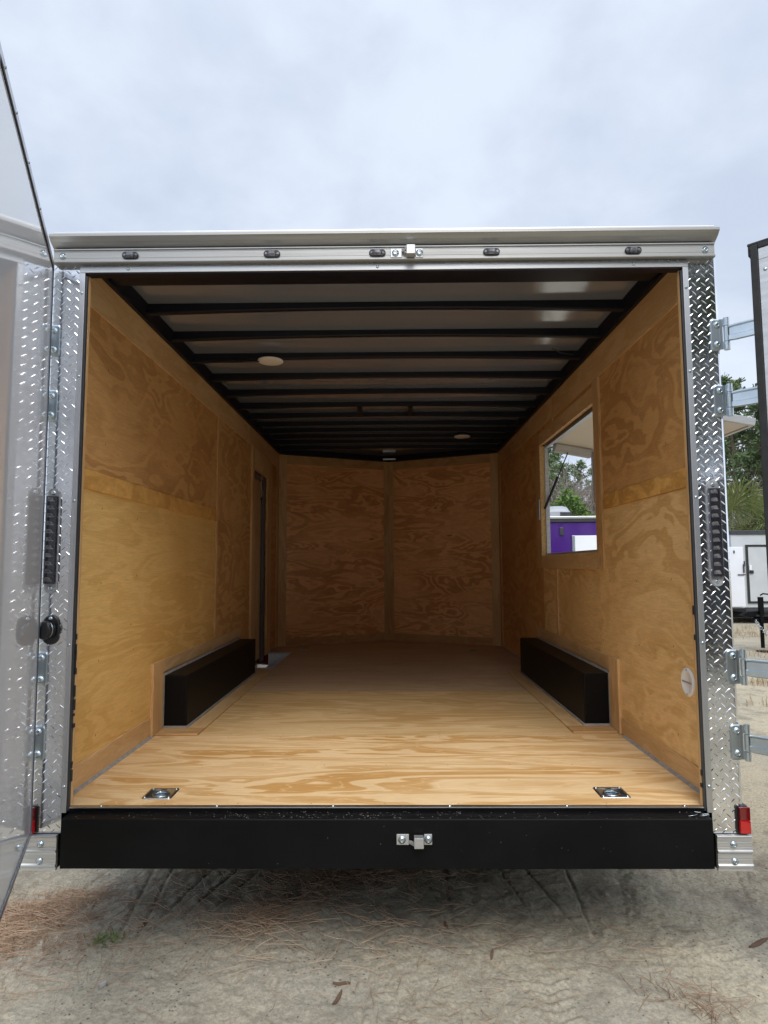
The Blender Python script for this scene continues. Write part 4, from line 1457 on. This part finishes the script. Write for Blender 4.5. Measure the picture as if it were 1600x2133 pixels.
PT = thing('concession_trailer', (5.0, 12.6, GZ), 'glossy purple food trailer seen through the hatch opening', 'trailer')
M = Matrix.Translation((3.32, 11.5, GZ)) @ Matrix.Rotation(R(-4), 4, 'Z')
place(PT, MB().box(0, 3.9, 0, 2.2, 0.4, 2.47), 'body', purple_skin, M, 0.03)
b = MB()
b.box(-0.02, 3.92, -0.03, 2.22, 2.455, 2.53)
b.box(-0.025, 0.06, -0.02, 0.1, 0.4, 2.45)
place(PT, b, 'corner_trim', dark_trim, M, 0.01)
place(PT, MB().box(-0.03, 3.93, -0.045, 2.24, 2.531, 2.585), 'roof_edge', alu_white, M, 0.01)
b = MB()
b.box(0.72, 2.4, -0.03, -0.002, 0.9, 2.16)
hp_ = place(PT, b, 'hatch_panel', white_door, M, 0.006)
place(hp_, MB().box(0.66, 0.718, -0.035, -0.002, 0.9, 2.16), 'panel_hinge', zinc, M, 0.004)
b = MB()
b.box(0.40, 0.48, -0.035, -0.002, 2.17, 2.34)
place(PT, b, 'side_lamp', dark_trim, M, 0.01)
b = MB()
rings = []
for x, k in ((0.02, 0.55), (0.10, 0.9), (0.45, 1.0), (0.62, 1.0), (0.70, 0.92), (0.76, 0.6)):
    rings.append([(x, 0.5, 2.60), (x, 0.5, 2.60 + 0.13 * k), (x, 0.54, 2.60 + 0.20 * k), (x, 0.62, 2.60 + 0.25 * k), (x, 0.76, 2.60 + 0.28 * k), (x, 1.1, 2.60 + 0.28 * k), (x, 1.22, 2.60 + 0.2 * k), (x, 1.22, 2.60)])
b.rings(rings, True, False)
ac = place(PT, b, 'roof_cooler', ac_grey, M, 0.02)
place(ac, MB().box(0.52, 0.775, 0.485, 0.499, 2.61, 2.72), 'grille', dark_trim, M, 0.01)
place(PT, MB().box(0.1, 3.8, 0.2, 2.0, 0.15, 0.4), 'chassis', black_paint, M)
for x in (1.5, 2.4):
    place(PT, MB().lathe([(0.2, -0.1), (0.33, -0.08), (0.33, 0.08), (0.2, 0.1)], (x, 0.02, 0.33), (0, 1, 0), 24), 'wheel', tyre_mat, M)

# ------------------------------------------------------------------ trees
def quads(V, F, c, n, L, wd, up=0.3, rg=random):
    """a burst of narrow leaf blades round c"""
    for i in range(n):
        d = Vector((rg.gauss(0, 1), rg.gauss(0, 1), rg.gauss(up, 0.8)))
        if d.length < 0.05:
            continue
        d.normalize()
        s = d.cross(Vector((rg.gauss(0, 1), rg.gauss(0, 1), rg.gauss(0, 1)))).normalized() * wd
        a = c + d * 0.03
        b = c + d * L * rg.uniform(0.6, 1.15)
        o = len(V)
        V.extend([tuple(a - s * .5), tuple(a + s * .5), tuple(b + s), tuple(b - s)])
        F.append((o, o + 1, o + 2, o + 3))


def raw(name, V, F, mat, parent):
    me = bpy.data.meshes.new(name)
    me.from_pydata(V, [], F)
    me.materials.append(mat)
    o = bpy.data.objects.new(name, me)
    COL.objects.link(o)
    o.parent = parent
    return o


def pine(h, crown0, spread, nb, seed, leaf_mat, dens=15, L=0.30, wd=0.035):
    rg = random.Random(seed)
    root = bpy.data.objects.new('pine_tree', None)
    COL.objects.link(root)
    tb = MB()
    tx, ty = rg.uniform(-.3, .3), rg.uniform(-.3, .3)
    path = [(tx * (k / 6) ** 2, ty * (k / 6) ** 2, h * k / 6 - 0.1) for k in range(7)]
    tb.tube(path, [0.16 * h / 9 * (1 - 0.88 * k / 6) + 0.012 for k in range(7)], 8)
    V, F = [], []
    for i in range(nb):
        q = (i + rg.random()) / nb
        z = h * (crown0 + (1 - crown0) * q)
        sp = spread * (0.35 + 0.9 * math.sin(math.pi * min(1, (0.12 + q * 0.88)))) * (1 - 0.45 * q) * rg.uniform(0.55, 1.2)
        a = rg.uniform(0, 6.283)
        p0 = Vector((tx * (z / h) ** 2, ty * (z / h) ** 2, z))
        d = Vector((math.cos(a), math.sin(a), rg.uniform(0.0, 0.55)))
        p1 = p0 + d * sp
        tb.tube([p0, (p0 + p1) / 2 + Vector((0, 0, -0.04 * sp)), p1], [0.03 * h / 9, 0.02 * h / 9, 0.008], 4)
        nc = 3 + int(sp * 2.2)
        for k in range(nc):
            t_ = 0.35 + 0.65 * (k + rg.random()) / nc
            c = p0.lerp(p1, t_) + Vector((rg.gauss(0, .14), rg.gauss(0, .14), rg.gauss(0.03, .10))) * (0.4 + sp * 0.45)
            quads(V, F, c, dens, L, wd, 0.35, rg)
    for k in range(3):
        quads(V, F, Vector((tx, ty, h - 0.15 * k)), dens, L, wd, 0.5, rg)
    t_ = tb.build('trunk', bark, None)
    t_.parent = root
    raw('crown', V, F, leaf_mat, root)
    return root


def bare(h, seed):
    rg = random.Random(seed)
    root = bpy.data.objects.new('bare_tree', None)
    COL.objects.link(root)
    tb, tw = MB(), MB()

    def grow(p, d, L, r, depth, mb):
        d = d.normalized()
        q = p + d * L
        mid = (p + q) / 2 + Vector((rg.gauss(0, .05), rg.gauss(0, .05), 0)) * L
        mb.tube([p, mid, q], [r, r * 0.85, r * 0.65], 4 if depth < 3 else 3, cap=False)
        if depth >= 5:
            return
        for k in range(2 + (rg.random() < 0.6)):
            nd = d + Vector((rg.gauss(0, .55), rg.gauss(0, .55), rg.gauss(0.12, .3)))
            grow(p + d * L * rg.uniform(0.55, 1.0), nd, L * rg.uniform(0.6, 0.82), r * 0.58, depth + 1, tw)
    grow(Vector((0, 0, -0.1)), Vector((rg.gauss(0, .05), rg.gauss(0, .05), 1)), h * 0.34, 0.012 * h, 0, tb)
    t_ = tb.build('trunk', grey_bark, None, recalc=False)
    t_.parent = root
    o = tw.build('crown', grey_bark, None, recalc=False)
    o.parent = root
    return root


protos = {
    'tall': [pine(10.5, 0.55, 1.8, 40, 1, pine_leaf, 13), pine(9.6, 0.48, 2.0, 42, 2, pine_leaf, 13), pine(9.0, 0.36, 1.8, 44, 3, pine_leaf, 13)],
    'young': [pine(4.4, 0.06, 1.35, 44, 5, young_leaf, 16, 0.24, 0.030), pine(3.6, 0.05, 1.2, 40, 6, young_leaf, 16, 0.22, 0.03)],
    'bare': [bare(7.5, 11), bare(6.6, 12), bare(8.2, 13)],
}
used = set()


def plant(kind, x, y, sc_, label, cat, group):
    i = random.randrange(len(protos[kind]))
    src = protos[kind][i]
    if (kind, i) not in used:
        used.add((kind, i))
        o = src
        o.location = (x, y, GZ - 0.02)
        o.rotation_euler = (0, 0, random.uniform(0, 6.28))
        o.scale = (sc_,) * 3
    else:
        o = copy_tree(src, (x, y, GZ - 0.02), random.uniform(0, 6.28), sc_)
    tag(o, label, cat, group)


def at_slope(sl, y):
    """point on the lot at depth y seen along a given x/y slope from the trailer's rear"""
    return 0.03 + sl * (y + 2.54)


PG = 'pines of the wood beyond the lot'
for sl_v, y, sc_, kd in [(0.238, 30, 0.76, 'tall'), (0.250, 34, 0.80, 'tall'), (0.352, 36, 0.66, 'tall'), (0.21, 33, 0.8, 'tall'), (0.318, 46, 0.80, 'tall'), (0.272, 44, 0.86, 'tall'), (0.335, 42, 0.78, 'tall'), (0.295, 48, 0.9, 'tall'),
                         (0.22, 24, 0.70, 'tall'), (0.375, 38, 0.76, 'tall')]:
    plant(kd, at_slope(sl_v, y), y, sc_ * random.uniform(0.95, 1.05), 'dark pine in the wood seen through the hatch', 'tree', PG)
for sl_v, y, sc_ in [(0.545, 25, 0.96), (0.585, 26, 1.0), (0.620, 24, 0.9), (0.562, 33, 1.0), (0.605, 34, 1.05), (0.66, 27, 1.0), (0.50, 33, 1.0), (0.70, 31, 1.0), (0.74, 27, 1.0), (0.53, 36, 1.0)]:
    plant('tall', at_slope(sl_v, y), y, sc_ * random.uniform(0.95, 1.05), 'tall pine in the wood right of the open trailer', 'tree', PG)
YG = 'young bright green pines at the edge of the wood'
for sl_v, y, sc_ in [(0.283, 22, 1.15), (0.262, 24, 0.9), (0.300, 23, 0.85), (0.33, 24, 0.8), (0.345, 27, 0.9), (0.272, 28, 1.0), (0.315, 28, 1.0), (0.245, 22.5, 0.7), (0.35, 23, 0.66), (0.225, 24, 0.8)]:
    plant('young', at_slope(sl_v, y), y, sc_, 'bushy bright green young pine seen through the hatch', 'tree', YG)
for sl_v, y, sc_ in [(0.60, 22.2, 0.95), (0.62, 22.6, 0.85), (0.55, 22.5, 0.7), (0.65, 23.4, 0.9)]:
    plant('young', at_slope(sl_v, y), y, sc_, 'bushy green young pine behind the palm', 'tree', YG)
BG = 'bare grey trees of the wood'
for k in range(34):
    y = random.uniform(27, 40)
    plant('bare', at_slope(random.uniform(0.24, 0.37), y), y, random.uniform(0.85, 1.1), 'leafless grey tree in the wood seen through the hatch', 'tree', BG)
for k in range(22):
    y = random.uniform(24, 36)
    plant('bare', at_slope(random.uniform(0.51, 0.66), y), y, random.uniform(0.8, 1.05), 'leafless grey tree in the wood right of the open trailer', 'tree', BG)
TG = 'pines mirrored in the bright metal'
for k in range(7):
    plant('tall', 7 + 8 * (k + random.random()) / 7, -17 - random.random() * 4, random.uniform(1.35, 1.6), 'tall dark pine behind the viewer, mirrored in the bright metal', 'tree', TG)
for k in range(34):
    x = -24 + 50 * (k + random.random()) / 34
    y = -19 - random.random() * 7
    plant('tall', x, y, random.uniform(1.0, 1.25), 'tall dark pine behind the viewer, mirrored in the bright metal', 'tree', TG)
for k_ in list(protos):
    for i_, o_ in enumerate(protos[k_]):
        if (k_, i_) not in used:
            for ch in list(o_.children):
                bpy.data.objects.remove(ch)
            bpy.data.objects.remove(o_)


def fan_palm(x, y, label, h=1.1, size=1.15, nf=46, seed=3):
    rg = random.Random(seed)
    root = thing('palm_tree', (x, y, GZ), label, 'palm', 'low fan palms behind the white trailer')
    V, F = [], []
    VD, FD = [], []
    stem = MB()
    stem.tube([(x, y, GZ - 0.1), (x, y, GZ + h)], [0.22, 0.2], 10)
    so_ = stem.build('trunk', bark, root)
    pt = MB()
    for i in range(nf):
        dead = i < nf * 0.28
        el = rg.uniform(-0.9, -0.2) if dead else rg.uniform(-0.1, 1.45)
        az = rg.uniform(0, 6.283)
        d = Vector((math.cos(az) * math.cos(el), math.sin(az) * math.cos(el), math.sin(el)))
        c0 = Vector((x, y, GZ + h))
        pl = size * rg.uniform(0.55, 0.85)
        c = c0 + d * pl
        pt.tube([c0, c], 0.012, 4)
        side = d.cross(Vector((0, 0, 1))).normalized()
        roll = rg.uniform(-0.9, 0.9)
        side = (side * math.cos(roll) + side.cross(d) * math.sin(roll)).normalized()
        nrm = side.cross(d).normalized()
        LL = size * rg.uniform(0.55, 0.75)
        vv, ff = (VD, FD) if dead else (V, F)
        for k in range(17):
            a = (k / 16 - 0.5) * R(265)
            dd = (d * math.cos(a) + side * math.sin(a)) + nrm * (-0.25 * abs(a) * 0.3)
            dd.normalize()
            tipv = c + dd * LL * (1 - 0.22 * abs(a) / R(125)) + Vector((0, 0, -0.12 if not dead else -0.3)) * LL
            midv = c + dd * LL * 0.55
            s_ = dd.cross(nrm).normalized() * 0.027
            o = len(vv)
            vv.extend([tuple(c), tuple(midv - s_), tuple(midv + s_), tuple(tipv)])
            ff.extend([(o, o + 1, o + 2), (o + 1, o + 3, o + 2)])
    pt.build('stalks', palm_leaf, root, recalc=False)
    for n_, v_, f_, m_ in (('crown', V, F, palm_leaf), ('dry_fronds', VD, FD, dry_leaf)):
        o = raw(n_, v_, f_, m_, root)
        o.matrix_parent_inverse = Matrix.Translation(-root.location)
    return root


fan_palm(11.0, 17.4, 'bushy fan palm with dry lower fronds rising behind the white trailer', 2.45, 1.45, 40, 3)
fan_palm(12.3, 17.9, 'second fan palm partly hidden by the edge of the right door', 2.2, 1.4, 34, 4)

# ------------------------------------------------------------------ things behind the camera that the polished plates mirror
BT = thing('box_trailer', (3.4, -9.0, GZ), 'dark grey box trailer standing behind the viewer, mirrored in the right tread plate', 'trailer')
M = Matrix.Translation((0.9, -8.2, GZ)) @ Matrix.Rotation(R(8), 4, 'Z')
place(BT, MB().box(0, 5.5, -2.2, 0, 0.45, 2.9), 'body', dark_trim, M, 0.03)
place(BT, MB().box(0.2, 5.3, -2.0, -0.2, 0.15, 0.45), 'chassis', black_paint, M)
for x in (2.2, 3.1):
    place(BT, MB().lathe([(0.2, -0.1), (0.33, -0.08), (0.33, 0.08), (0.2, 0.1)], (x, -0.1, 0.33), (0, 1, 0), 24), 'wheel', tyre_mat, M)
place(BT, MB().box(-0.01, 5.51, -2.21, 0.012, 2.86, 2.93), 'roof_trim', alu_white, M, 0.01)
